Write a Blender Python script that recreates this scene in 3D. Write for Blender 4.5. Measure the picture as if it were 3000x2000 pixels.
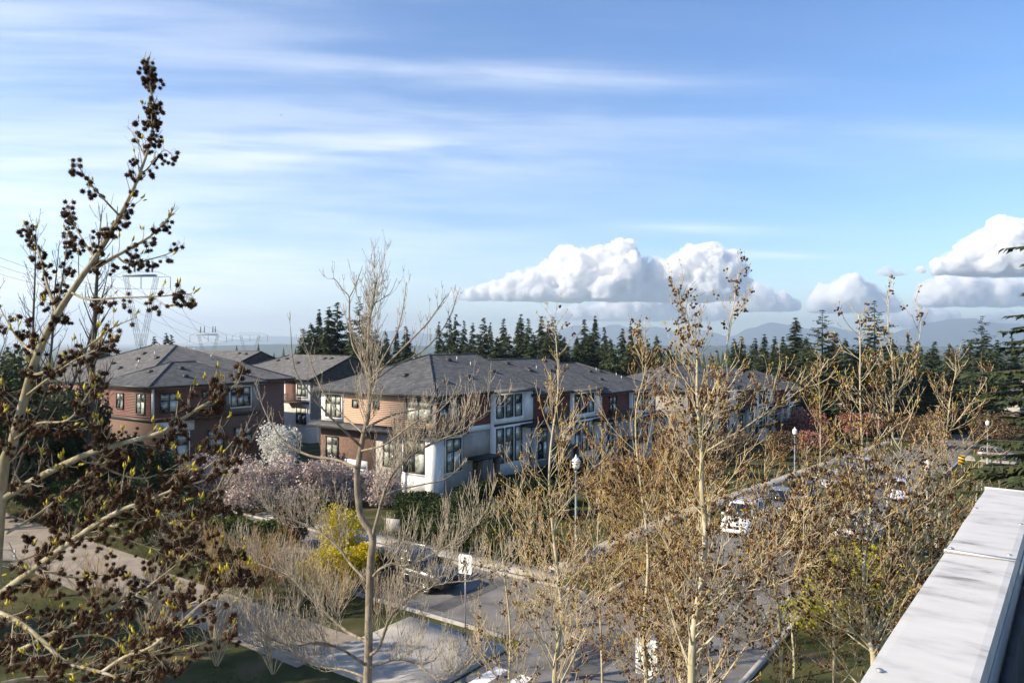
import bpy, math, random
import numpy as np
from mathutils import Vector, Matrix, noise

for _o in list(bpy.data.objects):
    bpy.data.objects.remove(_o)
sc = bpy.context.scene
R = math.radians
F = 2150.0            # focal length in pixels of a 3000 px wide picture
EYE = 12.0            # camera height above the ground below
HZ = 1005.0           # row of the level line

# ------------------------------------------------------------------ camera
cam = bpy.data.objects.new('camera', bpy.data.cameras.new('camera'))
sc.collection.objects.link(cam)
sc.camera = cam
cam.data.sensor_width = 36.0
cam.data.lens = 36.0 * F / 3000.0
cam.data.clip_start = 0.1
cam.data.clip_end = 90000.0
cam.location = (0, 0, EYE)
cam.rotation_euler = (R(90) + math.atan(5.0 / F), 0, 0)

# ------------------------------------------------------------------ sky and sun
SUN_EL = R(30)
SUN_AZ = math.atan2(-0.95, -0.31)
world = bpy.data.worlds.new('World')
sc.world = world
world.use_nodes = True
wn = world.node_tree


def wnode(kind, **kw):
    n = wn.nodes.new(kind)
    for k, v in kw.items():
        setattr(n, k, v)
    return n


def wmath(op, a, b=None, c=None):
    n = wnode('ShaderNodeMath', operation=op)
    for i, x in enumerate((a, b, c)):
        if x is None:
            continue
        if isinstance(x, (int, float)):
            n.inputs[i].default_value = x
        else:
            wn.links.new(x, n.inputs[i])
    return n.outputs[0]


def build_world():
    bg = wn.nodes['Background']
    sky = wnode('ShaderNodeTexSky', sky_type='NISHITA')
    sky.sun_disc = False
    sky.sun_elevation = SUN_EL
    sky.sun_rotation = SUN_AZ
    sky.altitude = 100
    sky.air_density = 1.0
    sky.dust_density = 0.15
    sky.ozone_density = 3.0
    tc = wnode('ShaderNodeTexCoord')
    sep = wnode('ShaderNodeSeparateXYZ')
    wn.links.new(tc.outputs['Generated'], sep.inputs[0])
    X, Y, Z = sep.outputs
    az = wmath('ARCTAN2', X, Y)
    el = wmath('ARCSINE', Z)
    # thin high cloud: long streaks, a little tilted, denser towards the sun side
    comb = wnode('ShaderNodeCombineXYZ')
    # bands lie parallel in the high layer, so they run level across the view to the north
    flat = wmath('ARCTANGENT', wmath('DIVIDE', Z, wmath('MAXIMUM', wmath('ABSOLUTE', Y), 0.25)))
    tilt = wmath('ADD', flat, wmath('MULTIPLY', az, 0.035))
    wn.links.new(wmath('MULTIPLY', az, 1.5), comb.inputs[0])
    wn.links.new(wmath('MULTIPLY', tilt, 11.0), comb.inputs[1])
    n1 = wnode('ShaderNodeTexNoise')
    n1.inputs['Scale'].default_value = 1.25
    n1.inputs['Detail'].default_value = 8
    n1.inputs['Roughness'].default_value = 0.5
    n1.inputs['Distortion'].default_value = 0.25
    wn.links.new(comb.outputs[0], n1.inputs['Vector'])
    n2 = wnode('ShaderNodeTexNoise')
    n2.inputs['Scale'].default_value = 3.1
    n2.inputs['Detail'].default_value = 6
    wn.links.new(comb.outputs[0], n2.inputs['Vector'])
    comb3 = wnode('ShaderNodeCombineXYZ')
    wn.links.new(wmath('MULTIPLY', az, 3.0), comb3.inputs[0])
    wn.links.new(wmath('MULTIPLY', tilt, 40.0), comb3.inputs[1])
    n3 = wnode('ShaderNodeTexNoise')
    n3.inputs['Scale'].default_value = 1.3
    n3.inputs['Detail'].default_value = 6
    n3.inputs['Roughness'].default_value = 0.62
    n3.inputs['Distortion'].default_value = 0.4
    wn.links.new(comb3.outputs[0], n3.inputs['Vector'])
    streak = wmath('ADD', wmath('ADD', wmath('MULTIPLY', n1.outputs['Fac'], 0.50), wmath('MULTIPLY', n2.outputs['Fac'], 0.25)), wmath('MULTIPLY', n3.outputs['Fac'], 0.25))

    def band(a0, e0, wa, we, amp):
        da = wmath('DIVIDE', wmath('SUBTRACT', az, a0), wa)
        de = wmath('DIVIDE', wmath('SUBTRACT', tilt, e0 / max(math.cos(a0), .5) + 0.035 * a0), we)
        q = wmath('ADD', wmath('MULTIPLY', da, da), wmath('MULTIPLY', de, de))
        return wmath('MULTIPLY', wmath('EXPONENT', wmath('MULTIPLY', q, -1.0)), amp)

    cover = None
    for b in ((-0.75, 0.30, 0.50, 0.095, .45), (-0.40, 0.235, 0.50, 0.030, .45), (0.02, 0.350, 0.30, 0.016, .40),
              (-0.62, 0.40, 0.40, 0.035, .35), (-0.80, 0.03, 0.75, 0.19, 1.4), (0.26, 0.150, 0.10, 0.008, .45),
              (0.35, 0.111, 0.075, 0.005, .8), (0.10, 0.290, 0.5, 0.018, .28), (0.45, 0.235, 0.30, 0.020, .25),
              (-0.15, 0.265, 0.25, 0.010, .30), (-2.4, 0.35, 0.9, 0.12, .6), (2.2, 0.35, 0.9, 0.08, .5)):
        t = band(*b)
        cover = t if cover is None else wmath('ADD', cover, t)
    mr = wnode('ShaderNodeMapRange', interpolation_type='SMOOTHSTEP')
    wn.links.new(streak, mr.inputs['Value'])
    mr.inputs['From Min'].default_value = 0.38
    mr.inputs['From Max'].default_value = 0.62
    fac = wmath('MULTIPLY', wmath('ADD', wmath('MULTIPLY', mr.outputs[0], .75), .25), wmath('MINIMUM', wmath('ADD', cover, 0.03), 1.0))
    fac = wmath('MULTIPLY', fac, 0.85)
    mix = wnode('ShaderNodeMix', data_type='RGBA')
    wn.links.new(fac, mix.inputs['Factor'])
    hsv = wnode('ShaderNodeHueSaturation')
    hsv.inputs['Saturation'].default_value = 1.18
    hsv.inputs['Value'].default_value = 1.0
    hsv.inputs['Hue'].default_value = 0.507
    wn.links.new(sky.outputs[0], hsv.inputs['Color'])
    wn.links.new(hsv.outputs[0], mix.inputs['A'])
    mix.inputs['B'].default_value = (6.9, 7.0, 7.05, 1)
    wn.links.new(mix.outputs['Result'], bg.inputs['Color'])
    bg.inputs['Strength'].default_value = 0.108


build_world()
sun = bpy.data.lights.new('sun', 'SUN')
sun.energy = 4.8
sun.angle = R(0.5)
sun.color = (1.0, 0.87, 0.68)
sun_o = bpy.data.objects.new('sun', sun)
sc.collection.objects.link(sun_o)
SUN_DIR = Vector((math.sin(SUN_AZ) * math.cos(SUN_EL), math.cos(SUN_AZ) * math.cos(SUN_EL), math.sin(SUN_EL)))
sun_o.rotation_euler = SUN_DIR.to_track_quat('Z', 'Y').to_euler()
sun_o.location = SUN_DIR * 60

sc.view_settings.view_transform = 'Standard'
sc.view_settings.look = 'None'
sc.view_settings.exposure = 0.98
sc.view_settings.gamma = 1.0
sc.view_settings.use_curve_mapping = False
sc.render.engine = 'CYCLES'
sc.cycles.use_denoising = True
sc.cycles.use_adaptive_sampling = True
sc.cycles.adaptive_threshold = 0.02
sc.cycles.max_bounces = 24
sc.cycles.diffuse_bounces = 3
sc.cycles.glossy_bounces = 3
sc.cycles.transmission_bounces = 4
sc.cycles.transparent_max_bounces = 12
sc.cycles.volume_bounces = 22

# ------------------------------------------------------------------ helpers
U = Vector((0.585, 0.811, 0))
U.normalize()
NV = Vector((U.y, -U.x, 0))          # across the street, towards the camera's side
O0 = Vector((0, 32, 0))
UANG = math.atan2(U.y, U.x)
rng = random.Random(7)
npr = np.random.default_rng(11)


def at(px, py, Y):
    return Vector(((px - 1500) / F * Y, Y, EYE - (py - HZ) / F * Y))


def slope(s):
    k, a, b = 0.05, 10.0, 30.0
    if s < a:
        return 0.0
    if s < b:
        return -k / (2 * (b - a)) * (s - a) ** 2
    return -k * (b - a) / 2 - k * (min(s, 150) - b)


def zg(x, y):
    s = (x - O0.x) * U.x + (y - O0.y) * U.y
    r = math.hypot(x, y)
    z = slope(s)
    if r > 150:
        t = min(1.0, (r - 150) / 1100.0)
        t = t * t * (3 - 2 * t)
        z = z * (1 - t) - 62 * t
    return z


def SW(s, w, dz=0.0):
    x = O0.x + U.x * s + NV.x * w
    y = O0.y + U.y * s + NV.y * w
    return Vector((x, y, zg(x, y) + dz))


def link(o):
    sc.collection.objects.link(o)
    return o


def tag(o, label=None, cat=None, group=None, kind=None):
    if label:
        o['label'] = label
    if cat:
        o['category'] = cat
    if group:
        o['group'] = group
    if kind:
        o['kind'] = kind
    return o


def empty(name, loc, rz=0.0):
    o = bpy.data.objects.new(name, None)
    o.location = loc
    o.rotation_euler = (0, 0, rz)
    o.empty_display_size = 0.3
    return link(o)


def copy_tree(o, parent=None):
    c = o.copy()
    link(c)
    c.parent = parent
    for ch in list(o.children):
        copy_tree(ch, c)
    return c


def add_mesh(name, V, Fs, m, parent=None, smooth=False):
    """V: (n,3); Fs: list of integer arrays (k,3) or (k,4)."""
    V = np.asarray(V, dtype=np.float32).reshape(-1, 3)
    Fs = [np.asarray(f, dtype=np.int32) for f in Fs if len(f)]
    me = bpy.data.meshes.new(name)
    me.vertices.add(len(V))
    me.vertices.foreach_set('co', V.ravel())
    if Fs:
        loops = np.concatenate([f.ravel() for f in Fs])
        sizes = np.concatenate([np.full(len(f), f.shape[1], np.int32) for f in Fs])
        me.loops.add(len(loops))
        me.loops.foreach_set('vertex_index', loops)
        me.polygons.add(len(sizes))
        me.polygons.foreach_set('loop_start', np.concatenate([[0], np.cumsum(sizes)[:-1]]).astype(np.int32))
        me.polygons.foreach_set('loop_total', sizes)
        if smooth:
            me.polygons.foreach_set('use_smooth', np.ones(len(sizes), bool))
    me.update(calc_edges=True)
    if m is not None:
        me.materials.append(m)
    o = bpy.data.objects.new(name, me)
    link(o)
    if parent is not None:
        o.parent = parent
    return o


class MB:
    """collects shapes; build() links them as one mesh object"""

    def __init__(self):
        self.v = []
        self.q = []
        self.t = []
        self.chunks = []

    def quad(self, a, b, c, d):
        i = len(self.v)
        self.v += [tuple(a), tuple(b), tuple(c), tuple(d)]
        self.q.append((i, i + 1, i + 2, i + 3))
        return self

    def tri(self, a, b, c):
        i = len(self.v)
        self.v += [tuple(a), tuple(b), tuple(c)]
        self.t.append((i, i + 1, i + 2))
        return self

    def hexa(self, p):
        """eight corners: bottom ring then top ring, counter-clockwise from above"""
        i = len(self.v)
        self.v += [tuple(x) for x in p]
        for f in ((3, 2, 1, 0), (4, 5, 6, 7), (0, 1, 5, 4), (1, 2, 6, 5), (2, 3, 7, 6), (3, 0, 4, 7)):
            self.q.append(tuple(i + k for k in f))
        return self

    def box(self, x0, x1, y0, y1, z0, z1):
        return self.hexa([(x0, y0, z0), (x1, y0, z0), (x1, y1, z0), (x0, y1, z0),
                          (x0, y0, z1), (x1, y0, z1), (x1, y1, z1), (x0, y1, z1)])

    def tube(self, pts, rad, n=5, cap=True):
        pts = [Vector(p) for p in pts]
        if isinstance(rad, (int, float)):
            rad = [rad] * len(pts)
        i0 = len(self.v)
        a = None
        L = len(pts)
        cs = [(math.cos(2 * math.pi * k / n), math.sin(2 * math.pi * k / n)) for k in range(n)]
        for j in range(L):
            t = pts[min(j + 1, L - 1)] - pts[max(j - 1, 0)]
            if t.length < 1e-9:
                t = Vector((0, 0, 1))
            t.normalize()
            a = t.orthogonal() if a is None else a - t * a.dot(t)
            if a.length < 1e-6:
                a = t.orthogonal()
            a.normalize()
            b = t.cross(a)
            r = rad[j]
            p = pts[j]
            for c, s in cs:
                self.v.append((p.x + (a.x * c + b.x * s) * r, p.y + (a.y * c + b.y * s) * r, p.z + (a.z * c + b.z * s) * r))
        for j in range(L - 1):
            for k in range(n):
                k2 = (k + 1) % n
                self.q.append((i0 + j * n + k, i0 + j * n + k2, i0 + (j + 1) * n + k2, i0 + (j + 1) * n + k))
        if cap:
            for base, rev in ((i0, True), (i0 + (L - 1) * n, False)):
                ids = [base + k for k in range(n)]
                if rev:
                    ids.reverse()
                for k in range(1, n - 1):
                    self.t.append((ids[0], ids[k], ids[k + 1]))
        return self

    def lathe(self, prof, n=12, c=(0, 0, 0)):
        """prof: (radius, z) from the bottom up"""
        i0 = len(self.v)
        for r, z in prof:
            for k in range(n):
                a = 2 * math.pi * k / n
                self.v.append((c[0] + r * math.cos(a), c[1] + r * math.sin(a), c[2] + z))
        for j in range(len(prof) - 1):
            for k in range(n):
                k2 = (k + 1) % n
                self.q.append((i0 + j * n + k, i0 + j * n + k2, i0 + (j + 1) * n + k2, i0 + (j + 1) * n + k))
        return self

    def poly_prism(self, pts, z0, z1):
        """convex outline pts (x, y), counter-clockwise"""
        n = len(pts)
        i = len(self.v)
        self.v += [(x, y, z0) for x, y in pts] + [(x, y, z1) for x, y in pts]
        for k in range(n):
            k2 = (k + 1) % n
            self.q.append((i + k, i + k2, i + n + k2, i + n + k))
        for k in range(1, n - 1):
            self.t.append((i + n, i + n + k, i + n + k + 1))
            self.t.append((i, i + k + 1, i + k))
        return self

    def scatter(self, tv, tf, pos, mats):
        """many copies of a template: tv (k,3), tf (f,3|4), pos (n,3), mats (n,3,3)"""
        if not len(pos):
            return self
        pos = np.asarray(pos, np.float32)
        V = np.einsum('nij,kj->nki', np.asarray(mats, np.float32), np.asarray(tv, np.float32)) + pos[:, None, :]
        tf = np.asarray(tf, np.int32)
        Fx = tf[None] + (np.arange(len(pos), dtype=np.int32) * len(tv))[:, None, None]
        self.chunks.append((V.reshape(-1, 3), Fx.reshape(-1, tf.shape[1])))
        return self

    def build(self, name, m, parent=None, smooth=False, kind=None):
        Vs, Fs, off = [], [], 0
        if self.v:
            Vs.append(np.array(self.v, np.float32))
            if self.q:
                Fs.append(np.array(self.q, np.int32))
            if self.t:
                Fs.append(np.array(self.t, np.int32))
            off = len(self.v)
        for V, Fx in self.chunks:
            Vs.append(V)
            Fs.append(Fx + off)
            off += len(V)
        o = add_mesh(name, np.concatenate(Vs), Fs, m, parent, smooth)
        if kind:
            o['kind'] = kind
        return o


def rand_rots(n, scale, g=npr, up=None):
    """n random 3x3 rotation matrices times scale (n,)"""
    q = g.normal(size=(n, 4))
    q /= np.linalg.norm(q, axis=1)[:, None]
    w, x, y, z = q.T
    M = np.empty((n, 3, 3))
    M[:, 0, 0] = 1 - 2 * (y * y + z * z)
    M[:, 0, 1] = 2 * (x * y - z * w)
    M[:, 0, 2] = 2 * (x * z + y * w)
    M[:, 1, 0] = 2 * (x * y + z * w)
    M[:, 1, 1] = 1 - 2 * (x * x + z * z)
    M[:, 1, 2] = 2 * (y * z - x * w)
    M[:, 2, 0] = 2 * (x * z - y * w)
    M[:, 2, 1] = 2 * (y * z + x * w)
    M[:, 2, 2] = 1 - 2 * (x * x + y * y)
    return M * np.asarray(scale).reshape(-1, 1, 1)


def align_rots(dirs, scale, g=npr):
    """n matrices that turn +Z to dirs (n,3), with random spin"""
    d = np.asarray(dirs, float)
    d /= np.linalg.norm(d, axis=1)[:, None] + 1e-9
    r = g.normal(size=d.shape)
    a = np.cross(d, r)
    a /= np.linalg.norm(a, axis=1)[:, None] + 1e-9
    b = np.cross(d, a)
    return np.stack([a, b, d], axis=2) * np.asarray(scale).reshape(-1, 1, 1)


LEAF_V = [(-.5, -.3, 0), (.1, -.5, .12), (.5, .1, 0), (-.1, .5, .12)]
LEAF_F = [(0, 1, 2, 3)]
BUD_V = [(0, 0, 0), (.16, 0, .45), (-.08, .14, .45), (-.08, -.14, .45), (0, 0, 1)]
BUD_F = [(0, 2, 1), (0, 3, 2), (0, 1, 3), (4, 1, 2), (4, 2, 3), (4, 3, 1)]


def spiky_ball(nsp, core_sub):
    V, T = [], []
    g = np.random.default_rng(5)
    rings = 4 if core_sub else 3
    segs = 7 if core_sub else 4
    V.append((0, 0, .36))
    for j in range(1, rings):
        th = math.pi * j / rings
        for k in range(segs):
            ph = 2 * math.pi * (k + .5 * j) / segs
            V.append((.36 * math.sin(th) * math.cos(ph), .36 * math.sin(th) * math.sin(ph), .36 * math.cos(th)))
    V.append((0, 0, -.36))
    last = len(V) - 1
    for k in range(segs):
        k2 = (k + 1) % segs
        T.append((0, 1 + k, 1 + k2))
        b = 1 + (rings - 2) * segs
        T.append((last, b + k2, b + k))
        for j in range(rings - 2):
            p, q = 1 + j * segs, 1 + (j + 1) * segs
            T.append((p + k, q + k, q + k2))
            T.append((p + k, q + k2, p + k2))
    ga = math.pi * (3 - math.sqrt(5))
    for i in range(nsp):
        z = 1 - 2 * (i + .5) / nsp
        r = math.sqrt(1 - z * z)
        d = Vector((r * math.cos(ga * i), r * math.sin(ga * i), z))
        a = d.orthogonal().normalized()
        b = d.cross(a)
        wd = .09 if core_sub else .13
        i0 = len(V)
        for an in (0, 2.1, 4.2):
            V.append(tuple(d * .3 + (a * math.cos(an) + b * math.sin(an)) * wd))
        V.append(tuple(d * (.62 + .06 * g.random())))
        T += [(i0, i0 + 1, i0 + 3), (i0 + 1, i0 + 2, i0 + 3), (i0 + 2, i0, i0 + 3)]
    return V, T


BALL_V, BALL_F = spiky_ball(20, True)
BALLS_V = [(0, 0, .55), (.5, .08, 0), (-.06, .58, .1), (-.52, -.05, -.06), (.05, -.5, .05), (.04, 0, -.6)]
BALLS_F = [(0, 1, 2), (0, 2, 3), (0, 3, 4), (0, 4, 1), (5, 2, 1), (5, 3, 2), (5, 4, 3), (5, 1, 4)]

# ------------------------------------------------------------------ materials
MATS = {}


def mat(name, c1, c2=None, scale=4.0, rough=0.75, bump=0.0, detail=4.0, spec=0.3, metal=0.0, stretch=None, dist=0.01,
        lo=0.35, hi=0.65, extra=None, trans=0.0, rand=0.0):
    m = bpy.data.materials.new(name)
    m.use_nodes = True
    nt = m.node_tree
    b = nt.nodes['Principled BSDF']
    b.inputs['Roughness'].default_value = rough
    b.inputs['Specular IOR Level'].default_value = spec
    b.inputs['Metallic'].default_value = metal
    tc = nt.nodes.new('ShaderNodeTexCoord')
    mp = nt.nodes.new('ShaderNodeMapping')
    nt.links.new(tc.outputs['Object'], mp.inputs[0])
    if stretch:
        mp.inputs['Scale'].default_value = stretch
    nz = nt.nodes.new('ShaderNodeTexNoise')
    nz.inputs['Scale'].default_value = scale
    nz.inputs['Detail'].default_value = detail
    nz.inputs['Roughness'].default_value = 0.6
    nt.links.new(mp.outputs[0], nz.inputs['Vector'])
    ramp = nt.nodes.new('ShaderNodeValToRGB')
    ramp.color_ramp.elements[0].position = lo
    ramp.color_ramp.elements[1].position = hi
    c2 = c2 or c1
    ramp.color_ramp.elements[0].color = (*c1, 1)
    ramp.color_ramp.elements[1].color = (*c2, 1)
    for pos, col in (extra or ()):
        e = ramp.color_ramp.elements.new(pos)
        e.color = (*col, 1)
    nt.links.new(nz.outputs['Fac'], ramp.inputs[0])
    col = ramp.outputs[0]
    if rand:
        oi = nt.nodes.new('ShaderNodeObjectInfo')
        mrn = nt.nodes.new('ShaderNodeMapRange')
        mrn.inputs['To Min'].default_value = 1 - rand
        mrn.inputs['To Max'].default_value = 1 + rand
        nt.links.new(oi.outputs['Random'], mrn.inputs[0])
        hs = nt.nodes.new('ShaderNodeHueSaturation')
        nt.links.new(mrn.outputs[0], hs.inputs['Value'])
        nt.links.new(col, hs.inputs['Color'])
        col = hs.outputs[0]
    nt.links.new(col, b.inputs['Base Color'])
    if bump:
        bp = nt.nodes.new('ShaderNodeBump')
        bp.inputs['Strength'].default_value = bump
        bp.inputs['Distance'].default_value = dist
        nt.links.new(nz.outputs['Fac'], bp.inputs['Height'])
        nt.links.new(bp.outputs[0], b.inputs['Normal'])
    if trans:
        tr = nt.nodes.new('ShaderNodeBsdfTranslucent')
        nt.links.new(col, tr.inputs[0])
        mx = nt.nodes.new('ShaderNodeMixShader')
        mx.inputs[0].default_value = trans
        nt.links.new(b.outputs[0], mx.inputs[1])
        nt.links.new(tr.outputs[0], mx.inputs[2])
        nt.links.new(mx.outputs[0], nt.nodes['Material Output'].inputs[0])
    MATS[name] = m
    return m


def mat_leafy(name, cols, rough=0.6, trans=0.25, scale=9.0, spec=0.25):
    """foliage whose leaves differ in colour from place to place"""
    n = len(cols)
    m = mat(name, cols[0], cols[-1], scale=scale, rough=rough, detail=5, lo=.3, hi=.7, spec=spec, trans=trans,
            extra=[(.3 + .4 * k / (n - 1), cols[k]) for k in range(1, n - 1)])
    return m


def mat_shingle(name, c1, c2):
    m = mat(name, c1, c2, scale=1.2, rough=.95, detail=8, spec=.12, lo=.3, hi=.7)
    nt = m.node_tree
    b = nt.nodes['Principled BSDF']
    tc = nt.nodes['Texture Coordinate']
    sp = nt.nodes.new('ShaderNodeSeparateXYZ')
    nt.links.new(tc.outputs['Object'], sp.inputs[0])

    def mth(op, a, bb=None):
        n = nt.nodes.new('ShaderNodeMath')
        n.operation = op
        for i, x in enumerate((a, bb)):
            if x is None:
                continue
            if isinstance(x, (int, float)):
                n.inputs[i].default_value = x
            else:
                nt.links.new(x, n.inputs[i])
        return n.outputs[0]
    row = mth('MULTIPLY', sp.outputs[2], 1 / 0.075)
    fr = mth('FRACT', row)
    fl = mth('FLOOR', row)
    cb = nt.nodes.new('ShaderNodeCombineXYZ')
    al = mth('ADD', mth('MULTIPLY', sp.outputs[0], 3.2), mth('MULTIPLY', sp.outputs[1], 3.2))
    nt.links.new(mth('FLOOR', mth('ADD', al, mth('MULTIPLY', fl, .37))), cb.inputs[0])
    nt.links.new(fl, cb.inputs[1])
    wv = nt.nodes.new('ShaderNodeTexWhiteNoise')
    nt.links.new(cb.outputs[0], wv.inputs['Vector'])
    hs = nt.nodes.new('ShaderNodeHueSaturation')
    nt.links.new(mth('ADD', mth('MULTIPLY', wv.outputs['Value'], .55), .72), hs.inputs['Value'])
    old = b.inputs['Base Color'].links[0].from_socket
    nt.links.new(old, hs.inputs['Color'])
    nt.links.new(hs.outputs[0], b.inputs['Base Color'])
    bp = nt.nodes.new('ShaderNodeBump')
    bp.inputs['Strength'].default_value = .9
    bp.inputs['Distance'].default_value = .03
    nt.links.new(mth('SUBTRACT', 1.0, fr), bp.inputs['Height'])
    nt.links.new(bp.outputs[0], b.inputs['Normal'])
    return m


def mat_glass(name, dark, pale):
    """window glass with drawn curtains or a dim room behind it, differing from pane to pane"""
    m = mat(name, dark, pale, scale=1.3, rough=.04, detail=2, spec=1.0, lo=.3, hi=.7)
    nt = m.node_tree
    b = nt.nodes['Principled BSDF']
    nz = nt.nodes['Noise Texture']
    oi = nt.nodes.new('ShaderNodeObjectInfo')
    ad = nt.nodes.new('ShaderNodeMath')
    ad.operation = 'MULTIPLY_ADD'
    nt.links.new(oi.outputs['Random'], ad.inputs[0])
    ad.inputs[1].default_value = .5
    nt.links.new(nz.outputs['Fac'], ad.inputs[2])
    sb = nt.nodes.new('ShaderNodeMath')
    sb.operation = 'SUBTRACT'
    nt.links.new(ad.outputs[0], sb.inputs[0])
    sb.inputs[1].default_value = .25
    nt.links.new(sb.outputs[0], nt.nodes['Color Ramp'].inputs[0])
    b.inputs['Coat Weight'].default_value = 1.0
    b.inputs['Coat Roughness'].default_value = .02
    return m


m_asphalt = mat('asphalt', (.12, .114, .107), (.205, .193, .18), scale=.9, rough=.9, bump=.25, detail=10, spec=.2)
m_concrete = mat('concrete', (.26, .245, .22), (.38, .36, .33), scale=1.1, rough=.9, bump=.15, detail=9, spec=.2)
m_path = mat('path_concrete', (.22, .185, .145), (.33, .28, .225), scale=.8, rough=.92, bump=.2, detail=9, spec=.2)
m_paint = mat('road_paint', (.62, .62, .6), (.8, .8, .78), scale=6, rough=.8, detail=8)
m_ground = mat('ground_cover', (.045, .048, .022), (.12, .092, .055), scale=.45, rough=1, bump=.5, detail=12, spec=.05,
               extra=[(.5, (.065, .070, .028))], dist=.05)
m_grass = mat_leafy('grass_blade', [(.045, .07, .018), (.085, .11, .028), (.15, .13, .06)], scale=.8)
m_bark_pale = mat('bark_pale', (.30, .26, .20), (.52, .47, .38), scale=9, rough=.95, bump=.6, detail=8, stretch=(1, 1, .25),
                  extra=[(.44, (.36, .31, .17))], spec=.1)
m_bark_grey = mat('bark_grey', (.13, .105, .075), (.33, .28, .21), scale=7, rough=.95, bump=.7, detail=8, stretch=(1, 1, .3), spec=.1)
m_bark_near = mat('bark_near', (.17, .145, .11), (.38, .34, .27), scale=11, rough=.95, bump=.7, detail=9, stretch=(1, 1, .3), extra=[(.45, (.25, .21, .12))], spec=.1)
m_bark_dark = mat('bark_dark', (.05, .042, .034), (.12, .10, .08), scale=6, rough=.95, bump=.6, stretch=(1, 1, .3), spec=.1)
m_twig = mat('twig', (.30, .22, .13), (.58, .46, .30), scale=3, rough=.9, spec=.1)
m_twig_grey = mat('twig_grey', (.20, .165, .12), (.50, .43, .33), scale=4, rough=.9, spec=.1)
m_twig_near = mat('twig_near', (.20, .155, .10), (.46, .38, .27), scale=5, rough=.9, spec=.1)
m_twig_brown = mat('twig_brown', (.24, .14, .065), (.52, .36, .18), scale=3, rough=.9, spec=.1)
m_twig_dark = mat('twig_dark', (.055, .045, .035), (.14, .11, .085), scale=3, rough=.9, spec=.1)
m_ball = mat('seed_ball', (.022, .011, .007), (.085, .046, .026), scale=5, rough=.95, spec=.08)
m_ball_mid = mat('old_seed_ball', (.026, .013, .008), (.17, .088, .042), scale=2.2, rough=.95, spec=.08)
m_bud = mat_leafy('bud', [(.40, .31, .03), (.58, .51, .05), (.50, .26, .06)], scale=14, trans=.35)
m_bud_gold = mat_leafy('bud_gold', [(.42, .27, .045), (.66, .50, .06), (.50, .24, .06)], scale=6, trans=.3)
m_needle = mat_leafy('needles', [(.018, .030, .014), (.042, .060, .026), (.095, .105, .048)], scale=.8, trans=.1)
m_needle_near = mat_leafy('needles_near', [(.018, .032, .015), (.045, .062, .024), (.085, .085, .035)], scale=1.6, trans=.15)
m_evergreen = mat_leafy('evergreen_leaves', [(.016, .028, .010), (.045, .065, .022), (.10, .11, .045)], scale=1.1)
m_hedge = mat_leafy('hedge_leaves', [(.010, .020, .006), (.022, .038, .010), (.045, .058, .014)], scale=2.0)
m_green_shrub = mat_leafy('shrub_leaves', [(.03, .055, .012), (.075, .11, .022), (.14, .16, .05)], scale=1.8)
m_yellow = mat_leafy('yellow_flowers', [(.30, .23, .01), (.55, .44, .015), (.62, .52, .04)], scale=2.5, trans=.35)
m_yellow_green = mat_leafy('yellow_green_leaves', [(.26, .25, .012), (.46, .43, .02), (.56, .50, .03)], scale=1.5, trans=.35)
m_pink = mat_leafy('pink_blossom', [(.18, .12, .10), (.50, .40, .36), (.72, .64, .60)], scale=1.7, trans=.3)
m_white_bl = mat_leafy('white_blossom', [(.45, .44, .40), (.70, .69, .64), (.80, .79, .75)], scale=2.5, trans=.35)
m_red_twig = mat_leafy('reddish_buds', [(.16, .055, .045), (.30, .13, .10), (.34, .19, .13)], scale=1.2)
m_brown_leaf = mat_leafy('brown_leaves', [(.06, .038, .024), (.15, .10, .06), (.23, .17, .10)], scale=1.4)
m_tan_wood = mat_leafy('tan_twigs', [(.11, .095, .07), (.20, .175, .12), (.26, .23, .15)], scale=.06)
m_shingle = mat_shingle('roof_shingles', (.068, .070, .074), (.115, .115, .116))
m_shingle_lt = mat_shingle('roof_shingles_weathered', (.105, .102, .10), (.165, .158, .15))
m_fascia = mat('dark_fascia', (.022, .02, .019), (.032, .03, .028), scale=5, rough=.5)
m_soffit = mat('soffit', (.5, .48, .44), (.58, .56, .52), scale=3, rough=.8)
m_red = mat('red_siding', (.125, .030, .022), (.185, .050, .036), scale=2.2, rough=.55, detail=6, stretch=(.25, .25, 4))
m_tan = mat('tan_siding', (.44, .29, .20), (.51, .345, .245), scale=3, rough=.6, detail=6, stretch=(.25, .25, 4))
m_brown = mat('brown_siding', (.135, .062, .045), (.19, .09, .066), scale=2.2, rough=.55, detail=6, stretch=(.25, .25, 4))
m_white = mat('white_panel', (.68, .67, .64), (.78, .77, .74), scale=1.5, rough=.7, detail=6)
m_grey = mat('grey_panel', (.20, .195, .19), (.27, .265, .255), scale=1.5, rough=.75, detail=6)
m_greige = mat('greige_panel', (.30, .28, .26), (.38, .36, .33), scale=1.5, rough=.75, detail=6)
m_brick = mat('brown_brick', (.095, .056, .042), (.19, .12, .09), scale=5.5, rough=.95, bump=.5, detail=8, stretch=(1, 1, 2.4))
m_frame = mat('window_frame', (.035, .033, .03), (.05, .047, .043), scale=5, rough=.5)
m_trim = mat('white_trim', (.72, .71, .68), (.78, .77, .74), scale=4, rough=.6)
m_glass = mat_glass('window_glass', (.04, .05, .045), (.58, .60, .50))
m_wood = mat('balcony_wood', (.05, .032, .024), (.10, .066, .048), scale=5, rough=.7, stretch=(.3, .3, 4))
m_black = mat('black_metal', (.014, .014, .015), (.022, .022, .023), scale=6, rough=.45)
m_galv = mat('galvanised', (.30, .31, .32), (.45, .46, .47), scale=9, rough=.5, metal=.7)
m_green_pole = mat('painted_pole', (.21, .25, .27), (.27, .31, .33), scale=7, rough=.5)
m_lamp = mat('lamp_globe', (.72, .72, .70), (.80, .80, .78), scale=5, rough=.3, spec=.5)
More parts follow.
